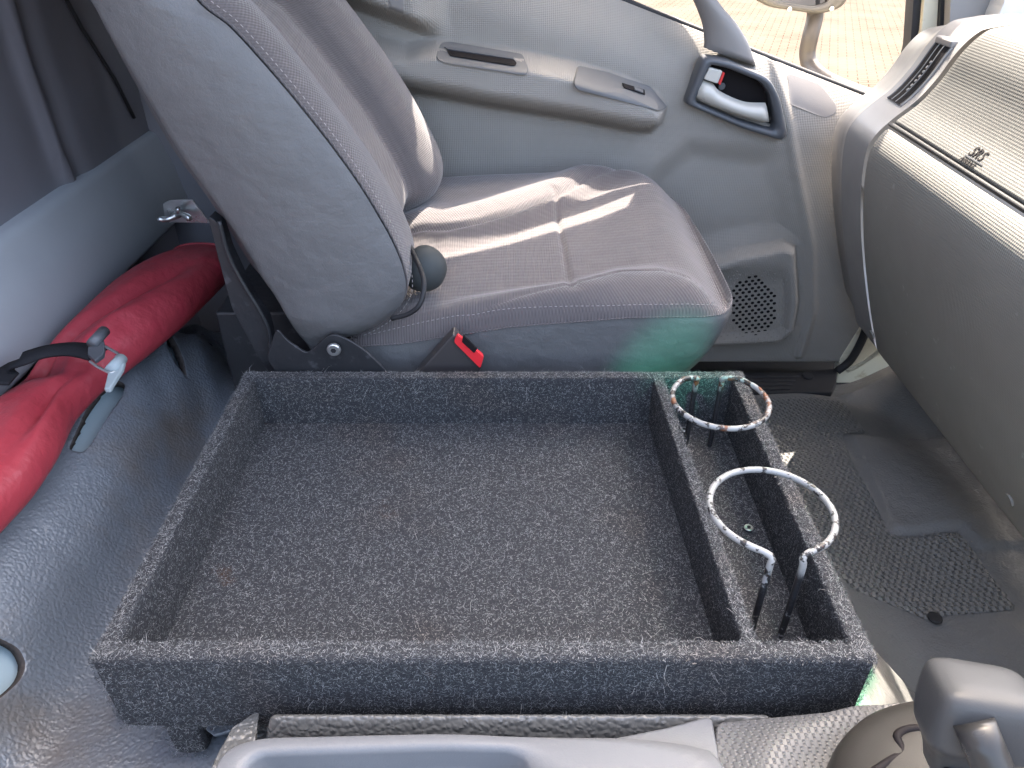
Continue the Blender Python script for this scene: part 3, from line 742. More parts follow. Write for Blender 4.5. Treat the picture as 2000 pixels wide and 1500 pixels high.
plate('lock_tab', [(1386, 132), (1412, 139), (1402, 164), (1374, 155)], hy - .014, .012, M_silver, bz, .003, .0035)
plate('lock_marker', [(1412, 141), (1416, 143), (1407, 166), (1403, 163)], hy - .010, .008, M_red, bz, .0005, .0004)
disc('screw', W(1409, 168, y=hy + .012), (0, -1, 0), .006, .004, M_bezel, bz, .001)
up_ = cr(pxz([(1371, 159), (1395, 166), (1405, 178), (1425, 190), (1460, 203), (1500, 205)], hy - .018), 30)
dn_ = cr(pxz([(1357, 192), (1380, 206), (1420, 222), (1455, 234), (1490, 243), (1507, 243)], hy - .018), 30)
G = np.zeros((9, 30, 3))
for i, t in enumerate(np.linspace(0, 1, 9)):
    q = up_ * (1 - t) + dn_ * t; b = math.sin(math.pi * t) ** .6
    G[i] = yloop(q, hy - .002) - [0, 1, 0] * (b * .018 * np.minimum(1, np.minimum(np.linspace(0, 12, 30), np.linspace(12, 0, 30)) + .3))[:, None]
lv = grid('lever', G, M_silver, bz, flip=False); 
# speaker grille: plate lies in the pocket, holes are flat discs with their shade put into the colour
y_s = 1.318
gp = thing_pts = []
V = []; Fh = []
for r_ in range(-9, 10):
    for k_ in range(-9, 10):
        px = 1475 + k_ * 12.2 + (6.1 if r_ % 2 else 0); py = 596 + r_ * 7.2 - k_ * 1.6
        e = ((px - 1470) / 46) ** 2 + ((py - 596) / 58) ** 2
        if e > 1: continue
        p = onto(px, py, 1.31); cs = 10; o = len(V)
        for k in range(cs):
            a = 2 * math.pi * k / cs; V.append((p[0] + .0036 * math.cos(a), p[1] - .0030, p[2] + .0031 * math.sin(a)))
        Fh.append(tuple(o + k for k in range(cs))[::1])
mesh('speaker_grille', V, Fh, M_cavity, door, False)
V = []; Fh = []
for r_ in range(-13, 13):
    for k_ in range(-9, 9):
        px = 1475 + k_ * 12.2 + (6.1 if r_ % 2 else 0); py = 596 + r_ * 7.2 - k_ * 1.6
        e = ((px - 1470) / 46) ** 2 + ((py - 596) / 58) ** 2
        if e < 1.12 or px > 1538 or px < 1405 or py > 668 or py < 528 : continue
        p = onto(px, py, 1.31); cs = 8; o = len(V)
        for k in range(cs):
            a = 2 * math.pi * k / cs; V.append((p[0] + .0026 * math.cos(a), p[1] - .0026, p[2] + .0024 * math.sin(a)))
        V.append((p[0], p[1] - .0046, p[2]))
        Fh += [(o + (k + 1) % cs, o + k, o + cs) for k in range(cs)]
mesh('grille_dimples', V, Fh, M_door, door)
# mirror mount cover on the door cap
skin('cap_cover', [(1534, 140), (1600, 162), (1634, 205), (1632, 222), (1610, 231), (1536, 202), (1540, 170)], .003, M_doorsmooth, door, .010, y0=1.37)
# window rubber along the belt, outer door skin just beyond
bl = np.array([(x, 1.408, zb(x) + .001) for x in np.linspace(-.6, .85, 30)])
tube('window_rubber', bl, .0065, M_rubber, door, 8)
# vertical grab handle in front of the window
gh = thing('grab_handle', 'tapered grey pull handle rising from the door cap into the window', 'handle', tuple(W(1430, 110, y=1.37)))
L1 = cr(WL([(1476, 128), (1462, 85), (1438, 45), (1412, 15), (1385, -22)], y=1.36), 24); L2 = cr(WL([(1376, 88), (1372, 50), (1362, 20), (1350, -6), (1330, -40)], y=1.36), 24)
L1[0] = W(1477, 128, y=1.385); L2[0] = W(1374, 92, y=1.36)
nc = 16; G = np.zeros((24, nc, 3))
for k in range(nc):
    a = 2 * math.pi * k / nc; t = .5 - .5 * math.cos(a)
    base = L2 * (1 - t) + L1 * t; G[:, k] = base; G[:, k, 1] += .018 * -math.sin(a)
grid('grip', G, M_doorsmooth, gh, True, False)
# hatch panel high on the rear door pillar
skin('hatch', [(742, -30), (786, -30), (790, 24), (782, 34), (750, 32)], .003, M_doorsmooth, door, .006, y0=1.33)

# --- body sill, seal and step plate under the door
sill = thing('door_sill', 'dark ribbed plastic sill plate along the bottom of the door opening', 'sill', (.4, 1.26, FLOOR))
pl = WL([(1380, 727), (1560, 727), (1636, 718), (1634, 748), (1625, 766), (1380, 766)], z=FLOOR + .008)
prism('plate', pl, (0, 0, -.02), M_rubber, sill, .003)
for k in range(4):
    a = WL([(1440, 736 + 8 * k), (1560 - 6 * k, 736 + 8 * k)], z=FLOOR + .0085)
    tube('rib', resample(a, 8), .0022, M_rubber, sill, 6)
disc('screw', W(1577, 736, z=FLOOR + .008), (0, 0, 1), .012, .005, M_rubber, sill, .004)
body = thing('body_panel', 'cream painted body metal showing at the foot of the door pillar', 'body panel', (.62, 1.33, FLOOR))
pb = WL([(1630, 760), (1640, 700), (1690, 620), (1780, 640), (1800, 760), (1740, 800)], y=1.335)
prism('paint', pb, (0, .02, 0), M_cream, body, .003)
tube('flange', cr(np.array([W(1655, 724, y=1.31), W(1680, 712, y=1.29), W(1712, 690, y=1.27), W(1725, 680, y=1.26), W(1745, 705, y=1.22), W(1760, 725, y=1.2)]), 40), [.004] * 40, M_cream, body, 8)
seal = tube('door_seal', cr(np.array([W(1635, 725, y=1.325), W(1660, 705, y=1.325), W(1680, 672, y=1.325), W(1692, 640, y=1.325), W(1698, 600, y=1.325)]), 40), .0085, M_rubber, None, 10)
tag(seal, 'black rubber door seal curving round the lower front door corner', 'door seal')

# ================================================================== DASHBOARD
dash = thing('dashboard', 'grey textured dashboard with airbag lid on top and glove panel below, at the right edge', 'dashboard', (.7, .7, .0))
sil = [(2030, 75), (1960, 52), (1915, 38), (1880, 36), (1850, 48), (1815, 82), (1780, 130), (1742, 172), (1700, 205), (1668, 236), (1652, 268), (1644, 330), (1645, 420), (1655, 520), (1668, 600), (1682, 640)]
YE = 1.20
prof = WL(sil, y=YE)[:, [0, 2]]
prof[0] = (.90, .325); prof[1] = (.80, .334); prof[2] = (.72, .340)
prof = np.vstack([prof, [(.70, -.195), (.90, -.20)]])
pc = cr(prof, 600)
dn = np.gradient(pc, axis=0); dn /= np.linalg.norm(dn, axis=1)[:, None]; nn = np.stack([-dn[:, 1], dn[:, 0]], 1)
if nn[len(nn)//2][0] > 0: nn = -nn
# parameters along the profile
zc_ = pc[:, 1]
iseam = int(np.argmin(np.abs(zc_ - .207) + (pc[:, 0] > .7) * 9))
def sweep(name, i0, i1, y0, y1, m, off=0, ny=60, parent=dash, endround=.0, edge=.0):
    ys = np.linspace(y0, y1, ny); G = np.zeros((ny, i1 - i0, 3)); k = np.arange(i0, i1)
    e = np.minimum(np.abs(k - i0), np.abs(i1 - 1 - k)); ed = np.where(e == 0, -.006, np.where(e == 1, off * .2, off)) if edge else np.full(len(k), off)
    for a, y in enumerate(ys):
        dd = min(abs(y - y0), abs(y - y1)); o2 = ed if (not edge or dd > .001) else np.minimum(ed, -.006)
        G[a] = np.stack([pc[i0:i1, 0] + nn[i0:i1, 0] * o2, np.full(i1 - i0, y), pc[i0:i1, 1] + nn[i0:i1, 1] * o2], 1)
    return grid(name, G, m, parent, flip=False)
sweep('end_trim', 0, 600, YE, 1.118, M_trim, 0, 30)
# end face closing the dash towards the door, drawn out to block stray sun
ef = np.array([(x, YE, z) for x, z in pc]); efi = ef.copy(); cE = np.array([.72, YE, .05])
G = np.array([ef, cE + (ef - cE) * .985 + [0, .010, 0], cE + (ef - cE) * .945 + [0, .035, 0], cE + (ef - cE) * .915 + [0, .085, 0], cE + (ef - cE) * .3 + [0, .095, 0]]); grid('end_cap', G, M_trim, dash)
lidtop = int(np.argmin(np.abs(pc[:, 0] - .70) + (pc[:, 1] < .3) * 9))
lid = sweep('airbag_lid', lidtop, iseam, 1.113, .02, M_dash, .003, 90, edge=1)
low = sweep('lower_panel', iseam + 3, 600, 1.116, .02, M_dash2, .0015, 90, edge=1)
sweep('top_pad', 0, lidtop - 1, 1.113, .02, M_trim, .001, 60)
# recessed seam behind the lid joint
sg = np.array([(pc[iseam, 0] - .001, y, pc[iseam, 1]) for y in np.linspace(1.11, .02, 20)]); tube('seam_strip', sg, .0032, M_rubber, dash, 6)
# air vent slot on the sloping end
vi0 = int(np.argmin(np.abs(zc_ - W(1850, 85, y=1.17)[2]) + (pc[:, 0] > .70) * 9)); vi1 = int(np.argmin(np.abs(zc_ - .224) + (pc[:, 0] > .7) * 9))
vent = sweep('air_vent', vi0, vi1, 1.178, 1.138, M_cavity, .0022, 6)
for yv in (1.150, 1.164):
    q = pc[vi0:vi1] + nn[vi0:vi1] * .004; tube('slat', np.stack([q[:, 0], np.full(len(q), yv), q[:, 1]], 1), .0007, M_trim, vent, 6)
for yv in (1.1805, 1.1345):
    q = pc[vi0:vi1] + nn[vi0:vi1] * .001; tube('vent_rim', np.stack([q[:, 0], np.full(len(q), yv), q[:, 1]], 1),   .0018, M_bezel if yv > 1.15 else M_trim, vent, 8)
q = pc[vi0 - 3] + nn[vi0] * .002
box('vent_stop', (q[0] - .006, 1.134, q[1] - .006), (q[0] + .012, 1.182, q[1] + .004), M_trim, vent, .003)
im = (vi0 + vi1) // 2 + 1
for k in range(7):
    q = pc[im - 12 + 4 * k] + nn[im] * .0055; disc('thumbwheel', (q[0], 1.150 - .001, q[1]), (nn[im][0], 0, nn[im][1]), .0022, .002, M_trim, vent, .0005, 10)
# embossed letters on the lid
it = iseam - 9
def lettering(txt, size, i_at, y_at, parent):
    cu = bpy.data.curves.new('lettering', 'FONT'); cu.body = txt; cu.size = size; cu.extrude = .0003; cu.offset = .0001; cu.align_x = 'LEFT'; cu.space_character = 1.12
    o = bpy.data.objects.new('lettering', cu); COL.objects.link(o); cu.materials.append(M_cavity)
    n = Vector((nn[i_at][0], 0, nn[i_at][1])).normalized(); xa = Vector((0, -1, 0)); ya = n.cross(xa)
    p = pc[i_at] + nn[i_at] * .0040
    bpy.context.view_layer.update(); me = bpy.data.meshes.new_from_object(o.evaluated_get(bpy.context.evaluated_depsgraph_get())); bpy.data.objects.remove(o)
    o = bpy.data.objects.new('lettering', me); COL.objects.link(o)
    o.parent = parent; l = Vector((0, 0, 0)); q_ = parent
    while q_: l += q_.location; q_ = q_.parent
    mtx = Matrix((xa, ya, n)).transposed().to_4x4(); o.rotation_euler = mtx.to_euler(); o.location = Vector((p[0], y_at, p[1])) - l
    return o, n, ya
ty = 0.80
def at_i(px, py):
    # nearest profile point/depth on the lid for a sight line
    best = None
    for i in range(lidtop, iseam):
        t = W(px, py, x=pc[i, 0]); e = abs(t[2] - pc[i, 1])
        if best is None or e < best[0]: best = (e, i, t[1])
    return best[1], best[2]
ia, ya_ = at_i(1892, 304); sr_, _, _ = lettering('SRS', .0180, ia, ya_, lid)
ib, yb_ = at_i(1882, 330); 
o_, n_, y_ = lettering('AIRBAG', .0086, ia, ya_, lid); o_.location -= y_ * .0105; sr_.scale = (1, 1.1, 1); ib, yb_ = ia, ya_
pbar = pc[ib] + nn[ib] * .0040
bar0 = Vector((pbar[0], yb_, pbar[1])) 
bb = [bar0 + y_ * a + Vector((0, b, 0)) for a, b in ((-.0026, .001), (-.0013, .001), (-.0013, -.040), (-.0026, -.040))]
prism('emblem_bar', [tuple(v) for v in bb], tuple(n_ * .0005), M_bezel, lid, 0)
# screw caps at the foot of the lower panel
for (a, b) in ((1976, 975), (1706, 652)):
    best = min(range(iseam + 6, 590), key=lambda i: abs(W(a, b, x=pc[i, 0])[2] - pc[i, 1])); p = W(a, b, x=pc[best, 0])
    disc('screw_cap', p + np.array([nn[best][0], 0, nn[best][1]]) * .001, (nn[best][0], 0, nn[best][1]), .0085, .0035, M_dash2, low, .001)

# ================================================================== A PILLAR, MIRROR
pil = thing('windscreen_pillar', 'pale painted front pillar with dark rubber strips, beside the dashboard top', 'pillar', (.7, 1.4, .2))
def bar(name, px, y, th, m, par, rad=.002, bev=.002): return plate(name, px, y, th, m, par, rad, bev)
bar('pillar_rubber', [(1790, -80), (1812, -80), (1800, 60), (1782, 130), (1765, 150), (1778, 90)], 1.41, .03, M_rubber, pil)
bar('pillar_trim', [(1812, -80), (1842, -80), (1835, 60), (1800, 140), (1782, 130), (1800, 60)], 1.40, .04, M_cream, pil)
bar('pillar_seal', [(1842, -80), (1860, -80), (1854, 60), (1830, 120), (1826, 90), (1835, 60)], 1.39, .04, M_rubber, pil)
bar('pillar_cover', [(1860, -80), (2010, -80), (1960, 0), (1930, 80), (1840, 120), (1854, 60)], 1.37, .05, M_trim, pil, .004, .008)
bar('pillar_foot', [(1985, -90), (2120, -90), (2120, 130), (1990, 60), (1945, 40), (1960, 10)], 1.33, .05, M_shell, pil, .01, .01)
mir = thing('side_mirror', 'dark wing mirror on a bent tubular arm outside the window', 'mirror', tuple(W(1700, 190, y=1.62)))
ym = 1.66
ho = roundpoly(pxz([(1475, -75), (1648, -75), (1662, -20), (1645, 14), (1600, 28), (1500, 14), (1470, -4), (1466, -30)], ym), .02, 6)
cM = ho.mean(0)
G = np.array([yloop(cM + (ho - cM) * k, y) for k, y in ((.65, ym - .006), (.70, ym - .012), (.85, ym - .014), (.97, ym - .010), (1, ym + .002), (1.0, ym + .02), (.9, ym + .05), (.5, ym + .07), (.02, ym + .075))])
grid('housing', G, M_exterior, mir, True, False)
G = np.array([yloop(cM + (ho - cM) * k, ym - .004) for k in (.66, .4, .001)]); mg = grid('mirror_glass', G, M_mirror, mir, True, False)
for (a, b) in ((1542, 17), (1624, 16)): disc('screw', W(a, b, y=ym - .013), (0, -1, -.3), .0045, .003, M_steel, mir, .0008)
tube('arm', cr(np.array([W(1592, -20, y=ym + .02), W(1592, 30, y=ym + .02), W(1583, 70, y=ym), W(1577, 104, y=ym), W(1585, 132, y=ym - .02), W(1612, 156, y=ym - .08), W(1660, 178, y=ym - .16), W(1710, 196, y=ym - .22)]), 70), .0165, M_tube, mir, 16)
# outer skin of the door just below the glass line
ln = mesh('side_lining', [(-.70, 1.335, FLOOR), (-.46, 1.335, FLOOR), (-.46, 1.335, .75), (-.70, 1.335, .75)], [(0, 1, 2, 3)], M_rear, None, False); tag(ln, kind='structure')
cw = mesh('gap_blocker', [(.600, 1.28, .19), (.590, 1.28, .09), (.66, 1.28, .0), (.72, 1.28, -.12), (.80, 1.28, -.28), (1.05, 1.28, -.28), (1.05, 1.28, .19)], [(0, 1, 2, 3, 4, 5, 6)], M_trim, None, False); tag(cw, kind='structure')  # added panel, blocks sun through the gap beside the dash
os_ = grid('outer_skin', np.array([[(x, 1.412, zb(x) - .004), (x, 1.455, zb(x) - .03), (x, 1.47, zb(x) - .5)] for x in np.linspace(-.6, .85, 8)]), M_cream, door)

# ================================================================== FLOOR MATS (passenger footwell)
matT = thing('floor_mat', 'worn dark rubber floor mat with dimpled panels in the passenger footwell', 'floor mat', (.5, .9, FLOOR))
xs = np.linspace(-.1, 1.05, 220); ys = np.linspace(-.15, 1.30, 260)
Xm, Ym = np.meshgrid(xs, ys, indexing='ij')
pad = WL([(1642, 856), (1700, 858), (1820, 850), (1960, 900), (2050, 1000), (2050, 1090), (1905, 1082), (1870, 1045), (1765, 1045), (1735, 1035), (1706, 975)], z=FLOOR)[:, :2]
Zm = np.full(Xm.shape, FLOOR) + .010 * ss(.0, -.012, sd(Xm, Ym, pad))
hump = WL([(1650, 770), (1740, 790), (1850, 850), (1830, 700), (1700, 700)], z=FLOOR)[:, :2]
Zm += .045 * ss(.03, -.08, sd(Xm, Ym, hump))
Zm += .30 * ss(.78, 1.05, Xm)                      # toe board climbs away under the dash
Zm += .012 * np.sin(Xm * 17 + Ym * 9) * ss(.45, .7, Xm) * ss(.62, .9, Ym) + .006 * np.sin(Ym * 23 - Xm * 31) * ss(.5, .3, Ym) * ss(.4, .5, Xm)
# engine cover flank rises towards the tray
eng = ss(.36, .30, Xm) * (Ym < 2)
def flank(X, Y): xe = .445 + .095 * ss(.62, .52, Y); return .235 * np.clip((xe - X) / (xe - .335), 0, 1) * ss(.86, .78, Y)
Zm = Zm + flank(Xm, Ym)
mb = grid('mat', np.stack([Xm, Ym, Zm], 2), M_mat, matT)
dim = [WL([(1440, 782), (1640, 782), (1652, 790), (1690, 852), (1640, 858), (1660, 905), (1706, 978), (1736, 1038), (1762, 1047), (1866, 1047), (1891, 1073), (1984, 1190), (1846, 1202), (1814, 1213), (1667, 1153), (1600, 1080), (1520, 900)], z=FLOOR)[:, :2]]
for dpoly in dim:
    q = roundpoly(dpoly, .008, 4); n_ = len(q)
    def zmat(x, y):
        i = np.clip(np.searchsorted(xs, x) - 1, 0, len(xs) - 2); j = np.clip(np.searchsorted(ys, y) - 1, 0, len(ys) - 2); return float(max(Zm[i, j], Zm[i+1, j], Zm[i, j+1], Zm[i+1, j+1]))
    x0, y0 = q.min(0); x1, y1 = q.max(0)
    gx = np.arange(x0 - .006, x1 + .006, .006); gy = np.arange(y0 - .006, y1 + .006, .006); GX, GY = np.meshgrid(gx, gy, indexing='ij')
    GX, GY, cen = trim(GX, GY, lambda a, b: sd(a, b, q)); sdd = sd(GX, GY, q)
    Zg = np.vectorize(zmat)(GX, GY) + .0012 + .0022 * ss(-.0003, -.004, sdd)
    grid('dimpled_panel', np.stack([GX, GY, Zg], 2), M_matdash, matT, keep=lambda i, j: bool(cen[i, j]))
disc('stud', W(1825, 1209, z=FLOOR + .004), (0, 0, 1), .010, .005, M_rubber, matT, .002)

# ================================================================== DECK AND REAR COVER (left)
cov = thing('engine_cover', 'blue grey pebbled vinyl cover over the ledge behind the tray, torn and cut open', 'vinyl cover', (-.5, .6, -.13))
pr = cr(np.array([(-.24, -.145), (-.38, -.150), (-.420, -.149), (-.448, -.128), (-.472, -.088), (-.498, -.056), (-.53, -.042), (-.58, -.040), (-.72, -.045)]), 200)
ys = np.linspace(-.25, 1.12, 460); G = np.zeros((460, 200, 3))
sl_ = np.concatenate([[0], np.cumsum(np.linalg.norm(np.diff(pr, axis=0), axis=1))])
for a, y in enumerate(ys):
    G[a] = np.stack([pr[:, 0], np.full(200, y), pr[:, 1]], 1)
k = ss(.88, 1.1, G[:, :, 1]); G[:, :, 2] -= .10 * k ** 2
wr = ss(.70, .95, G[:, :, 1]) * ss(-.42, -.46, G[:, :, 0])
G[:, :, 2] += wr * .004 * np.sin(G[:, :, 0] * 120 + G[:, :, 1] * 60) + .003 * np.sin(G[:, :, 1] * 22 + G[:, :, 0] * 30)
def surf_hit(px, py):
    # meet of a sight line with the cover (in arc length, y)
    d = W(px, py, z=-.13) - CAM; d /= np.linalg.norm(d); P_ = CAM + d[None] * np.linspace(.3, 1.6, 4000)[:, None]
    zz2 = np.interp(-P_[:, 0], -pr[:, 0][::-1] if False else -pr[::1, 0], pr[:, 1])
    zz2 = np.interp(-P_[:, 0], -pr[:, 0], pr[:, 1]) - .10 * ss(.88, 1.1, P_[:, 1]) ** 2
    i = np.argmax(P_[:, 2] < zz2); s = np.interp(-P_[i, 0], -pr[:, 0], sl_); return np.array([s, P_[i, 1]])
holes = [roundpoly(np.array([surf_hit(a, b) for a, b in q]), r_, 4) for q, r_ in (
    ([(132, 876), (160, 884), (176, 872), (240, 775), (246, 752), (225, 742), (170, 800)], .006),
    ([(-30, 1235), (0, 1250), (40, 1270), (54, 1300), (45, 1330), (22, 1352), (0, 1370), (-30, 1385)], .006),
    ([(318, 640), (330, 650), (358, 700), (365, 735), (345, 712), (328, 680)], .002))]
SG = np.tile(sl_[None], (460, 1)); YG = np.tile(ys[:, None], (1, 200))
S2, Y2, cenm = trim(SG, YG, lambda a, b: -np.min([sd(a, b, h) for h in holes], axis=0))
G2 = G.copy(); G2[:, :, 0] = np.interp(S2, sl_, pr[:, 0]); G2[:, :, 2] += np.interp(S2, sl_, pr[:, 1]) - pr[None, :, 1]; G2[:, :, 1] = Y2
cv = grid('cover', G2, M_cover, cov, flip=True, keep=lambda i, j: bool(cenm[i, j]))
md = cv.modifiers.new('thickness', 'SOLIDIFY'); md.thickness = .010; md.offset = -1
md.material_offset_rim = 1; cv.data.materials.append(mat('cut foam edge', (.06, .05, .045), .9, .2, bump=(('noise', .004, .002),)))
Gu = G[::20, ::6].copy(); Gu[:, :, 2] -= .020; Gu[:, :, 0] -= .010
grid('painted_ledge', Gu, M_whitepaint, cov, flip=True)
deckstud = disc('stud', np.array([*W(232, 1362, z=-.126)]), (0, 0, 1), .0095, .004, M_deck, cov, .0015)
# deck under and in front of the tray
dk = thing('deck_cover', 'grey pebbled vinyl over the middle deck under the tray, slit near the front', 'vinyl cover', (0, .5, -.13))
xs_ = np.linspace(-.24, .31, 140); ys2 = np.concatenate([np.linspace(-.25, .27, 30), np.linspace(.275, .40, 90), np.linspace(.41, .80, 30)]); XA, YA = np.meshgrid(xs_, ys2, indexing='ij')
ZA = -.128 + 0 * XA - .07 * ss(.24, .31, XA)
ZA += .078 * np.exp(-((YA - .341) / .017) ** 2) * ss(-.215, -.19, XA) * ss(.25, .20, XA)
grid('cover', np.stack([XA, YA, ZA], 2), M_strip, dk)
# lapped flaps beside the console
fp = WL([(405, 1412), (440, 1407), (470, 1400), (455, 1430), (420, 1440), (400, 1425)], z=-.118)
prism('flap', fp, (0, 0, .0035), M_cover, dk, .001)
fp = WL([(398, 1540), (425, 1480), (455, 1425), (500, 1395), (508, 1395), (502, 1450), (450, 1540)], z=-.075)
prism('flap', fp, (0, 0, .004), M_strip, dk, .0015)
fp = WL([(950, 1440), (1050, 1410), (1200, 1392), (1320, 1376), (1350, 1400), (1330, 1440), (1250, 1470)], z=-.085)
prism('flap', fp, (0, 0, .004), M_mat, dk, .0015)
sl2 = WL([(372, 1416), (400, 1412), (440, 1416), (440, 1421), (400, 1418), (374, 1420)], z=-.1225)
prism('slit', sl2, (0, 0, .0008), M_cavity, dk, 0)

# --- storage rail behind the seats
rail = thing('rear_rail', 'long pale grey storage rail running behind the seats under the rear wall', 'rail', (-.63, .6, .05))
rp = np.array([(-.72, -.03), (-.62, -.012), (-.603, -.006), (-.600, .0), (-.613, .078), (-.6150, .084), (-.6165, .089), (-.627, .124), (-.630, .130), (-.634, .1335), (-.640, .136), (-.72, .137)])
ys = np.linspace(-.3, 1.335, 40); G = np.zeros((40, len(rp), 3))
for a, y in enumerate(ys): G[a] = np.stack([rp[:, 0], np.full(len(rp), y), rp[:, 1]], 1)
rl = grid('rail_face', G, M_beam, rail, flip=True)
bkt = thing('wing_nut_bracket', 'shiny bent steel bracket with a wing nut, in the dark gap behind the seat', 'bracket', tuple(W(365, 430, y=1.10)))
yb = 1.10
plate('bracket_plate', [(318, 398), (332, 391), (375, 390), (410, 436), (330, 434), (322, 425)], yb, .003, M_steel, bkt, .002, .0006)
cwn = W(345, 420, y=yb - .006)
tube('bolt', np.array([cwn + [-.002, .01, -.004], cwn + [.012, -.016, .016]]), .004, M_steel, bkt, 10)
for s_ in (-1, 1):
    wp = cr(np.array([cwn, cwn + [s_ * .012, -.006, .004 * s_], cwn + [s_ * .026, -.012, -.002]]), 10); tube('wing', wp, [.0055, .005, .0045, .004, .004, .004, .0045, .005, .005, .003], M_steel, bkt, 8)

# ================================================================== RED BAG
bag = thing('red_bag', 'long red rubberised pouch strapped in the gap behind the seats', 'bag', (-.52, .65, -.04))
nb = 160; ncs = 72
def lin(t, *kv): return np.interp(t, [k[0] for k in kv], [k[1] for k in kv])
yc = np.linspace(.02, 1.105, nb)
def smooth(a, k=9):
    ker = np.hanning(k + 2)[1:-1]; ker /= ker.sum(); return np.convolve(np.pad(a, k // 2, mode='edge'), ker, 'valid')
xl = smooth(np.interp(yc, [0, .2, .36, .5, .62, .72, .80, .90, 1.0, 1.06, 1.105], [-.62, -.615, -.605, -.60, -.595, -.590, -.588, -.585, -.58, -.565, -.545]), 15)
xr = smooth(np.interp(yc, [0, .2, .36, .46, .56, .62, .70, .76, .84, .92, 1.0, 1.06, 1.105], [-.50, -.50, -.498, -.492, -.482, -.488, -.508, -.503, -.475, -.455, -.445, -.440, -.445]), 9)
hh = smooth(np.interp(yc, [0, .3, .5, .66, .74, .82, .95, 1.06, 1.105], [.040, .040, .038, .032, .026, .036, .038, .034, .028]), 13)
G = np.zeros((nb, ncs, 3)); th = np.linspace(0, 2 * math.pi, ncs, endpoint=False)
for i in range(nb):
    y = yc[i]; cx = (xl[i] + xr[i]) / 2; a = (xr[i] - xl[i]) / 2; h = hh[i]; fl_ = ss(.92, 1.09, y)
    ct, st_ = np.cos(th), np.sin(th)
    X = cx + a * np.sign(ct) * np.abs(ct) ** .85; Z = -.036 + h + h * np.sign(st_) * np.abs(st_) ** .8
    top = np.clip(st_, 0, 1)
    u_ = (X - xl[i]) / (xr[i] - xl[i])
    # folds radiating from the strap and the long diagonal valley
    dS = abs(y - .745)
    Z = Z - top * .016 * np.exp(-((u_ - lin(y, (.70, .15), (.80, .30), (.95, .62), (1.02, .75))) / .10) ** 2) * ss(.70, .76, y) * ss(1.04, .95, y)
    Z = Z + top * .007 * np.exp(-((u_ - lin(y, (.74, .62), (.84, .70), (.90, .85))) / .10) ** 2) * ss(.70, .77, y) * ss(.95, .84, y)
    Z = Z - top * .016 * np.exp(-((u_ - lin(y, (.60, .80), (.70, .74), (.80, .80))) / .07) ** 2) * np.exp(-((y - .665) / .055) ** 2)
    Z = Z + top * .008 * np.exp(-((u_ - .93) / .06) ** 2) * np.exp(-((y - .65) / .05) ** 2)
    Z = Z - top * .012 * np.exp(-((u_ - .45) / .35) ** 2) * np.exp(-((y - .745) / .014) ** 2)
    Z = Z + top * (.0035 * np.sin(y * 46 + u_ * 5) * ss(.72, .5, y) + .004 * np.sin(y * 30 - u_ * 9) * ss(.62, .4, y))
    G[i] = np.stack([X, np.full(ncs, y), Z], 1)
mouth = G[-1].mean(0)
Gx = np.concatenate([G, (mouth + (G[-1] - mouth) * .93)[None] + [0, .0, 0], (mouth + (G[-1] - mouth) * .9)[None] - [0, .03, 0]])
pch = grid('pouch', Gx, M_bag, bag, True, True)
tube('rim', G[-1], .0022, M_bag, bag, 8, True)
# strap, buckle, wire loop
def topz(x, y):
    i = int(np.argmin(abs(yc - y))); m_ = th < math.pi; xx = G[i][m_][:, 0]; z_ = G[i][m_][:, 2]; o = np.argsort(xx); return float(np.interp(x, xx[o], z_[o]))
sa = [(-.640, .700), (-.62, .716), (-.60, .732), (-.585, .742), (-.565, .750), (-.545, .750), (-.533, .747)]
sc_ = cr(np.array([*WL([(-8, 752), (20, 722)], z=.035), *WL([(45, 702), (85, 688), (130, 682), (165, 685), (192, 692)], z=.048)]), 40)
Ts = np.gradient(sc_, axis=0); Ts /= np.linalg.norm(Ts, axis=1)[:, None]; wv = np.cross(Ts, [0, 0, 1.]); wv /= np.linalg.norm(wv, axis=1)[:, None]
G3 = np.array([sc_ - wv * .0135 + [0, 0, .000], sc_ + [0, 0, .0015], sc_ + wv * .0135])
stp_ = grid('strap', G3, M_strap, bag, solid=.003)
be = sc_[-1]; zb_ = be[2]
pk = lambda L_, dz=0: WL(L_, z=zb_ + dz)
prism('buckle', pk([(176, 668), (200, 656), (208, 682), (205, 700), (188, 712), (174, 700)], .003), (0, 0, .006), M_bezel, bag, .0015)
tube('buckle_bar', np.array([pk([(180, 672)], .012)[0], pk([(204, 646)], .012)[0]]), .0065, M_bezel, bag, 14)
wl = np.array([*pk([(206, 677), (232, 692), (238, 700), (236, 712), (222, 727), (214, 728), (190, 716), (176, 706)], .008)])
tube('wire_loop', cr(wl, 50), .0017, M_steel, bag, 8)
prism('webbing_tab', pk([(228, 700), (242, 704), (247, 714), (243, 728), (232, 745), (218, 768), (206, 768), (212, 742), (216, 722)], .003), (0, 0, .006), M_web, bag, .002)
tube('webbing_roll', np.array([pk([(216, 724)], .009)[0], pk([(238, 700)], .009)[0]]), .0065, M_web, bag, 14)
# small metal end of the strap by the rail
tube('strap_hook', cr(WL([(15, 728), (30, 716), (45, 709), (50, 711)], z=.03), 14), .0022, M_steel, bag, 8)

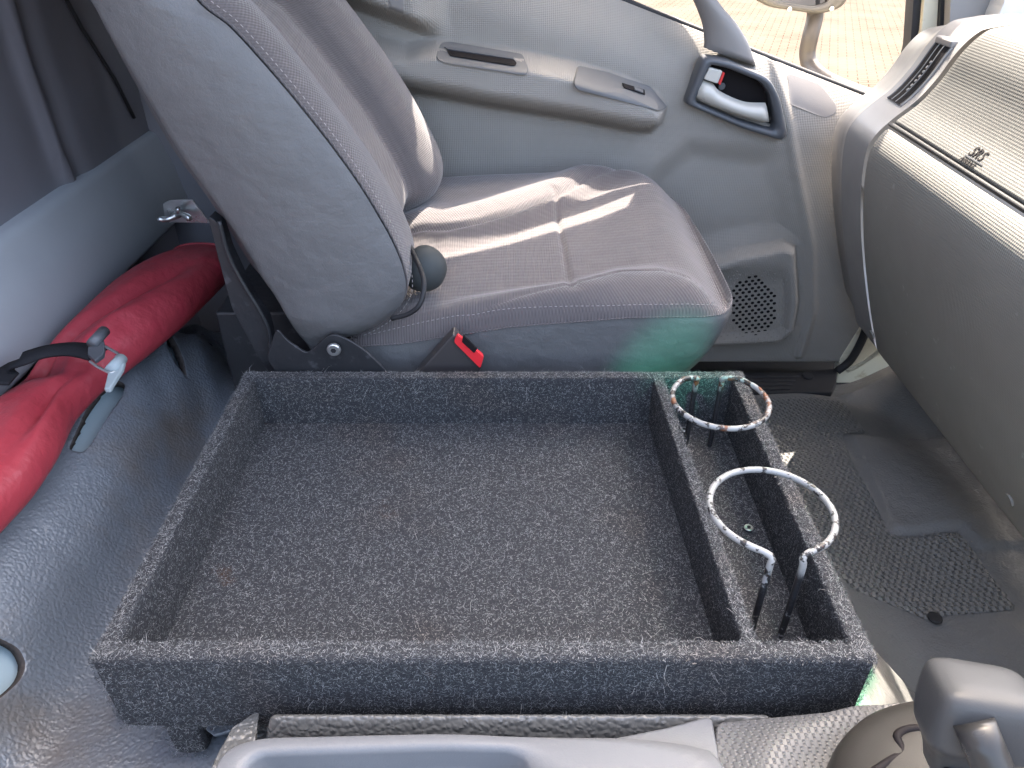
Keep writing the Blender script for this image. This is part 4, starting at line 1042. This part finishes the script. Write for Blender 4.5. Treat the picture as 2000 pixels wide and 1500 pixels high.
# ================================================================== CENTRE CONSOLE (bottom)
con = thing('centre_console', 'grey centre console with oblong tray along the bottom edge of the picture', 'console', (0, .28, -.2))
ZC = -.030
orim = roundpoly(WL([(395, 1560), (425, 1462), (500, 1437), (880, 1428), (1040, 1436), (1260, 1437), (1400, 1458), (1428, 1500), (1440, 1620), (1420, 2300), (395, 2300)], z=ZC)[:, :2], [.01, .03, .03, .1, .1, .1, .03, .03, .01, .03, .03], 8)
irim = roundpoly(WL([(452, 1620), (468, 1505), (500, 1470), (880, 1458), (1000, 1462), (1032, 1478), (1042, 1520), (1060, 2200), (440, 2200)], z=ZC)[:, :2], [.01, .02, .02, .05, .02, .01, .02, .02, .02], 8)
cI = irim.mean(0); n = 160; po = polar(orim, cI, n); pi_ = polar(irim, cI, n)
def zl(p, z): return np.stack([p[:, 0], p[:, 1], np.full(len(p), z)], 1)
G = np.array([zl(cI + (po - cI) * 1.0, -.16), zl(po, ZC - .014), zl(cI + (po - cI) * .993, ZC - .005), zl(cI + (po - cI) * .98, ZC - .001), zl(po * .8 + pi_ * .2, ZC), zl(po * .3 + pi_ * .7, ZC), zl(pi_, ZC - .001), zl(cI + (pi_ - cI) * .985, ZC - .006), zl(cI + (pi_ - cI) * .97, ZC - .022), zl(cI + (pi_ - cI) * .93, ZC - .030), zl(cI + (pi_ - cI) * .5, ZC - .031), zl(cI + (pi_ - cI) * .0004, ZC - .031)])
grid('tray_moulding', G, M_console, con, True, True)
q = WL([(1200, 1440), (1300, 1420), (1380, 1398), (1392, 1404), (1404, 1470), (1408, 1520), (1250, 1520)], z=ZC - .012)
prism('side_wing', q, (0, 0, -.06), M_console, con, .004)
# textured panel with a sweeping ridge
xa = np.linspace(W(1400, 1450, z=-.04)[0], .42, 90); ya = np.linspace(.02, .5, 90)
tp = roundpoly(WL([(1397, 1418), (1404, 1410), (1500, 1406), (1610, 1402), (1700, 1380), (1840, 1360), (2100, 1400), (2100, 2300), (1420, 2300)], z=-.045)[:, :2], .004, 4)
cI = tp.mean(0); n = 140; po = polar(tp, cI, n); rs = [1.0, 1.0, .992] + list(np.linspace(.98, .0004, 50)); G = np.zeros((len(rs), n, 3))
rline = WL([(1660, 1385), (1600, 1415), (1540, 1440), (1505, 1475), (1490, 1540), (1490, 1700)], z=-.04)[:, :2]
for i, r_ in enumerate(rs):
    qq = cI + (po - cI) * r_; z = -.045 + (.0 if i > 1 else (-.10 if i == 0 else -.004)) + 0 * qq[:, 0]
    dl = dline(qq[:, 0], qq[:, 1], rline); z = z + (.008 * np.exp(-(dl / .02) ** 2) if i > 1 else 0)
    G[i] = np.stack([qq[:, 0], qq[:, 1], z], 1)
grid('scaled_panel', G, M_console2, con, True, True, uv=G[:, :, :2].copy())

gear = thing('gear_selector', 'dark grey gear lever with squarish knob and round button, bottom right corner', 'gear lever', tuple(W(1800, 1560, z=-.04)))
# base: domed housing with a gate slot
bs = roundpoly(WL([(1618, 1490), (1640, 1440), (1690, 1395), (1750, 1372), (1850, 1362), (2040, 1380), (2080, 1500), (2060, 2000), (1600, 2000)], z=-.01)[:, :2], .02, 8)
cI = WL([(1850, 1600)], z=-.01)[0, :2]; po = polar(bs, cI, 96)
G = np.array([zl(po, -.07), zl(po, -.018), zl(cI + (po - cI) * .985, -.009), zl(cI + (po - cI) * .94, -.002), zl(cI + (po - cI) * .80, .006), zl(cI + (po - cI) * .5, .012), zl(cI + (po - cI) * .0004, .013)])
grid('base', G, M_base, gear, True, True)
sl3 = cr(WL([(1690, 1520), (1735, 1488), (1762, 1470), (1752, 1440), (1768, 1426), (1800, 1424), (1830, 1440), (1850, 1480), (1870, 1560)], z=.0085), 50)
tube('gate', sl3, .0030, M_cavity, gear, 8)
KD = .345
def cam_pt(px, py, d):
    return CAM + np.array([(px - 1000) / F_PX * d, d * CP + (750 - py) / F_PX * d * SP, -d * SP + (750 - py) / F_PX * d * CP])
kc = cam_pt(1903, 1406, KD + .026)
kb = W(1860, 1600, z=.0)
# knob: rounded block lofted along its own axis, tilted with the lever
ax = Vector((.06, .30, .95)).normalized(); e1 = Vector((.96, -.22, -.05)); e1 = (e1 - ax * e1.dot(ax)).normalized(); e2 = ax.cross(e1)
hsx = np.array([-.040, -.034, -.026, -.017, -.008, .006, .018, .0225, .0245, .0250])
sx_ = np.array([.010, .0120, .0150, .0195, .0238, .0246, .0236, .0205, .013, .00003])
sy_ = np.array([.009, .0100, .0120, .0150, .0185, .0200, .0190, .0160, .010, .00003])
hsq = np.linspace(0, 1, len(hsx)); hq = np.linspace(0, 1, 40)
H_, SX, SY = (cr(np.stack([hsx, sx_, sy_], 1), 44)[:, c] for c in range(3))
th = np.linspace(0, 2 * math.pi, 64, endpoint=False); G = np.zeros((44, 64, 3))
for i in range(44):
    for j, a in enumerate(th):
        c_, s_ = math.cos(a), math.sin(a); ex = .42
        G[i, j] = kc + np.array(e1) * SX[i] * np.sign(c_) * abs(c_) ** ex + np.array(e2) * SY[i] * np.sign(s_) * abs(s_) ** ex + np.array(ax) * H_[i] + np.array(e2) * max(0, -H_[i] - .008) * .45
kn = grid('knob', G, M_knob, gear, True, False)
bpos = cam_pt(1922, 1460, KD + .004); bax = Vector((.34, -.60, -.72)).normalized()
tube('lever', np.array([kc - np.array(ax) * .03, kc - np.array(ax) * .08, kc - np.array(ax) * .15]), .0075, M_black, gear, 16)
bt = [bpos - np.array(e2) * 0 + np.array(bax) * t for t in (-.012, .0, .010, .0150, .0172, .0184, .0190, .0192)]
tube('shift_button', np.array(bt), [.0092, .0092, .0092, .0090, .0083, .0067, .0037, .0002], M_button, gear, 28)
# knob seam
sk = []
for a in np.linspace(0, 2 * math.pi, 60, endpoint=False):
    c_, s_ = math.cos(a), math.sin(a); sk.append(kc - np.array(ax) * .012 + np.array(e1) * .0240 * np.sign(c_) * abs(c_) ** .55 + np.array(e2) * .0199 * np.sign(s_) * abs(s_) ** .55)

# ================================================================== UNSEEN CAB SHELL (shades the scene)
rf = thing('cab_roof', 'cab roof and added slotted shade sheet above the picture', 'roof', (0, .5, roofz))
def mat_hit(px, py):
    tv = np.linspace(.25, 1.3, 3000); Q = W(px, py, z=-.3) - CAM; Q /= np.linalg.norm(Q); Pq = CAM + Q[None] * tv[:, None]
    zf = FLOOR + flank(Pq[:, 0], Pq[:, 1]); return Pq[int(np.argmax(Pq[:, 2] < zf))]
patch = np.array([sunproj(mat_hit(a, b), z=roofz) for a, b in [(1690, 1270), (1752, 1366), (1700, 1440), (1668, 1440), (1708, 1312)]])
patch2 = np.array([sunproj(mat_hit(a, b), z=roofz) for a, b in [(1690, 1275), (1704, 1314), (1664, 1440), (1570, 1440), (1600, 1380)]])
spot = np.vstack([patch, patch2]).mean(0)
def roof_with_hole():
    # roof sheet with two added holes that shape floor sun patches, one filtered green
    xs = np.arange(-.80, .630, .006); ys = np.arange(.60, 1.441, .006); XR, YR = np.meshgrid(xs, ys, indexing='ij')
    h = np.minimum(sd(XR, YR, patch[:, :2]), sd(XR, YR, patch2[:, :2]))
    XR, YR, kp = trim(XR, YR, lambda a, b: -np.minimum(sd(a, b, patch[:, :2]), sd(a, b, patch2[:, :2])))
    grid('roof_panel', np.stack([XR, YR, np.full(XR.shape, roofz)], 2), M_shell, rf, keep=lambda i, j: bool(kp[i, j]))
    m = bpy.data.materials.new('green film'); m.use_nodes = True; N = m.node_tree.nodes; L = m.node_tree.links; N.clear()
    t = N.new('ShaderNodeBsdfTransparent'); t.inputs[0].default_value = (.06, .75, .42, 1); o = N.new('ShaderNodeOutputMaterial'); L.new(t.outputs[0], o.inputs[0])
    c = patch2.mean(0); q = c + (patch2 - c) * 1.15
    mesh('green_filter', q + [0, 0, .012], [(0, 1, 2, 3)], m, rf, False)  # added pane, turns the second sun patch green
roof_with_hole()
# added unseen sheet above the window, slotted to cast the seat sun streaks
YF = 1.425
s_far = [(772, 414), (860, 411), (930, 393), (1000, 371), (1070, 350), (1175, 329), (1270, 325)]
s_n1 = [(772, 480), (860, 472), (930, 459), (1000, 441), (1070, 416), (1175, 381), (1275, 352)]
s_f2 = [(772, 494), (860, 486), (930, 475), (1000, 459), (1070, 436), (1175, 402), (1240, 377)]
s_n2 = [(772, 504), (860, 506), (930, 492), (1000, 476), (1070, 455), (1175, 424), (1225, 404)]
def on_seat(px, py):
    y = 1.1; p = None; z = .08
    for _ in range(8):
        p = W(px, py, z=z); z = float(top_z(np.array([p[0]]), np.array([p[1]]))[0])
    return p
def tosheet(L_): return np.array([sunproj(on_seat(a, b), y=YF)[[0, 2]] for a, b in L_])
A = [tosheet(x) for x in (s_far, s_n1, s_f2, s_n2)]
n_ = 24; A = [resample(a, n_) for a in A]
arm_top = pxz([(700, 78), (846, 84), (1030, 108), (1130, 130), (1230, 160), (1300, 195)], 1.288)
for i_, a in enumerate(A):
    a[:, 1] = np.maximum(a[:, 1], np.interp(a[:, 0] - .04, arm_top[:, 0], arm_top[:, 1]) + (YF - 1.287) / KY + .012 * i_ * 0)
A[1][:, 1] = np.maximum(A[1][:, 1], A[0][:, 1] + .002); A[2][:, 1] = np.maximum(A[2][:, 1], A[1][:, 1] + .012); A[3][:, 1] = np.maximum(A[3][:, 1], A[2][:, 1] + .012)
lefts = min(a[0, 0] for a in A); rights = max(a[-1, 0] for a in A)
LOWZ = .338
def strip(name, lo, hi):
    G = np.array([[(a[0], YF, a[1]) for a in lo], [(a[0], YF, a[1]) for a in hi]]); return grid(name, G, M_shell, rf)
base = [(a[0], LOWZ - .0) for a in A[0]]; topl = [(a[0], roofz + .02) for a in A[3]]
strip('shade_sheet', [(x, min(LOWZ, z - .001)) for (x, _), (_, z) in zip(base, A[0])], A[0]); strip('shade_sheet', A[1], A[2]); strip('shade_sheet', A[3], topl)
def quad(name, x0, x1, z0, z1, x2=None, x3=None):
    return mesh(name, [(x0, YF, z0), (x1, YF, z0), (x3 if x3 is not None else x1, YF, z1), (x2 if x2 is not None else x0, YF, z1)], [(0, 1, 2, 3)], M_shell, rf, False)
lx = [a[0, 0] for a in A]; rx = [a[-1, 0] for a in A]
V = [(-.8, YF, LOWZ - .02)] + [(a[0, 0], YF, a[0, 1]) for a in A] + [(A[3][0, 0], YF, roofz + .02), (-.8, YF, roofz + .02)]
V[0] = (-.8, YF, LOWZ); V.insert(1, (A[0][0, 0], YF, LOWZ))
mesh('shade_sheet', V, [tuple(range(len(V)))], M_shell, rf, False)
V = [(A[0][-1, 0], YF, LOWZ)] + [(a[-1, 0], YF, a[-1, 1]) for a in A] + [(A[3][-1, 0], YF, roofz + .02), (.605, YF, roofz + .02), (.605, YF, .75), (1.0, YF, .75), (1.0, YF, .08), (.745, YF, .08), (.745, YF, LOWZ)]
mesh('shade_sheet', V, [tuple(range(len(V)))[::-1]], M_shell, rf, False)
# lower side wall behind the trim so no sun leaks under the belt
ob = mesh('body_side', [(-.9, 1.46, -.6), (1.1, 1.46, -.6), (1.1, 1.46, .12), (.75, 1.46, .12), (-.1, 1.46, .34), (-.9, 1.46, .34)], [(0, 1, 2, 3, 4, 5)], M_cream, rf, False)

# added green spot lamp for a green reflection on the seat side
gl = bpy.data.lights.new('green_bounce', 'SPOT'); gl.energy = 6.5; gl.color = (.05, 1.0, .62); gl.spot_size = R(8); gl.spot_blend = 1; gl.shadow_soft_size = .01
go = bpy.data.objects.new('green_bounce', gl); COL.objects.link(go); go.location = (.52, .10, .75)
tgt = Vector(W(1310, 712, y=.80)); go.rotation_euler = (tgt - go.location).to_track_quat('-Z', 'Y').to_euler()
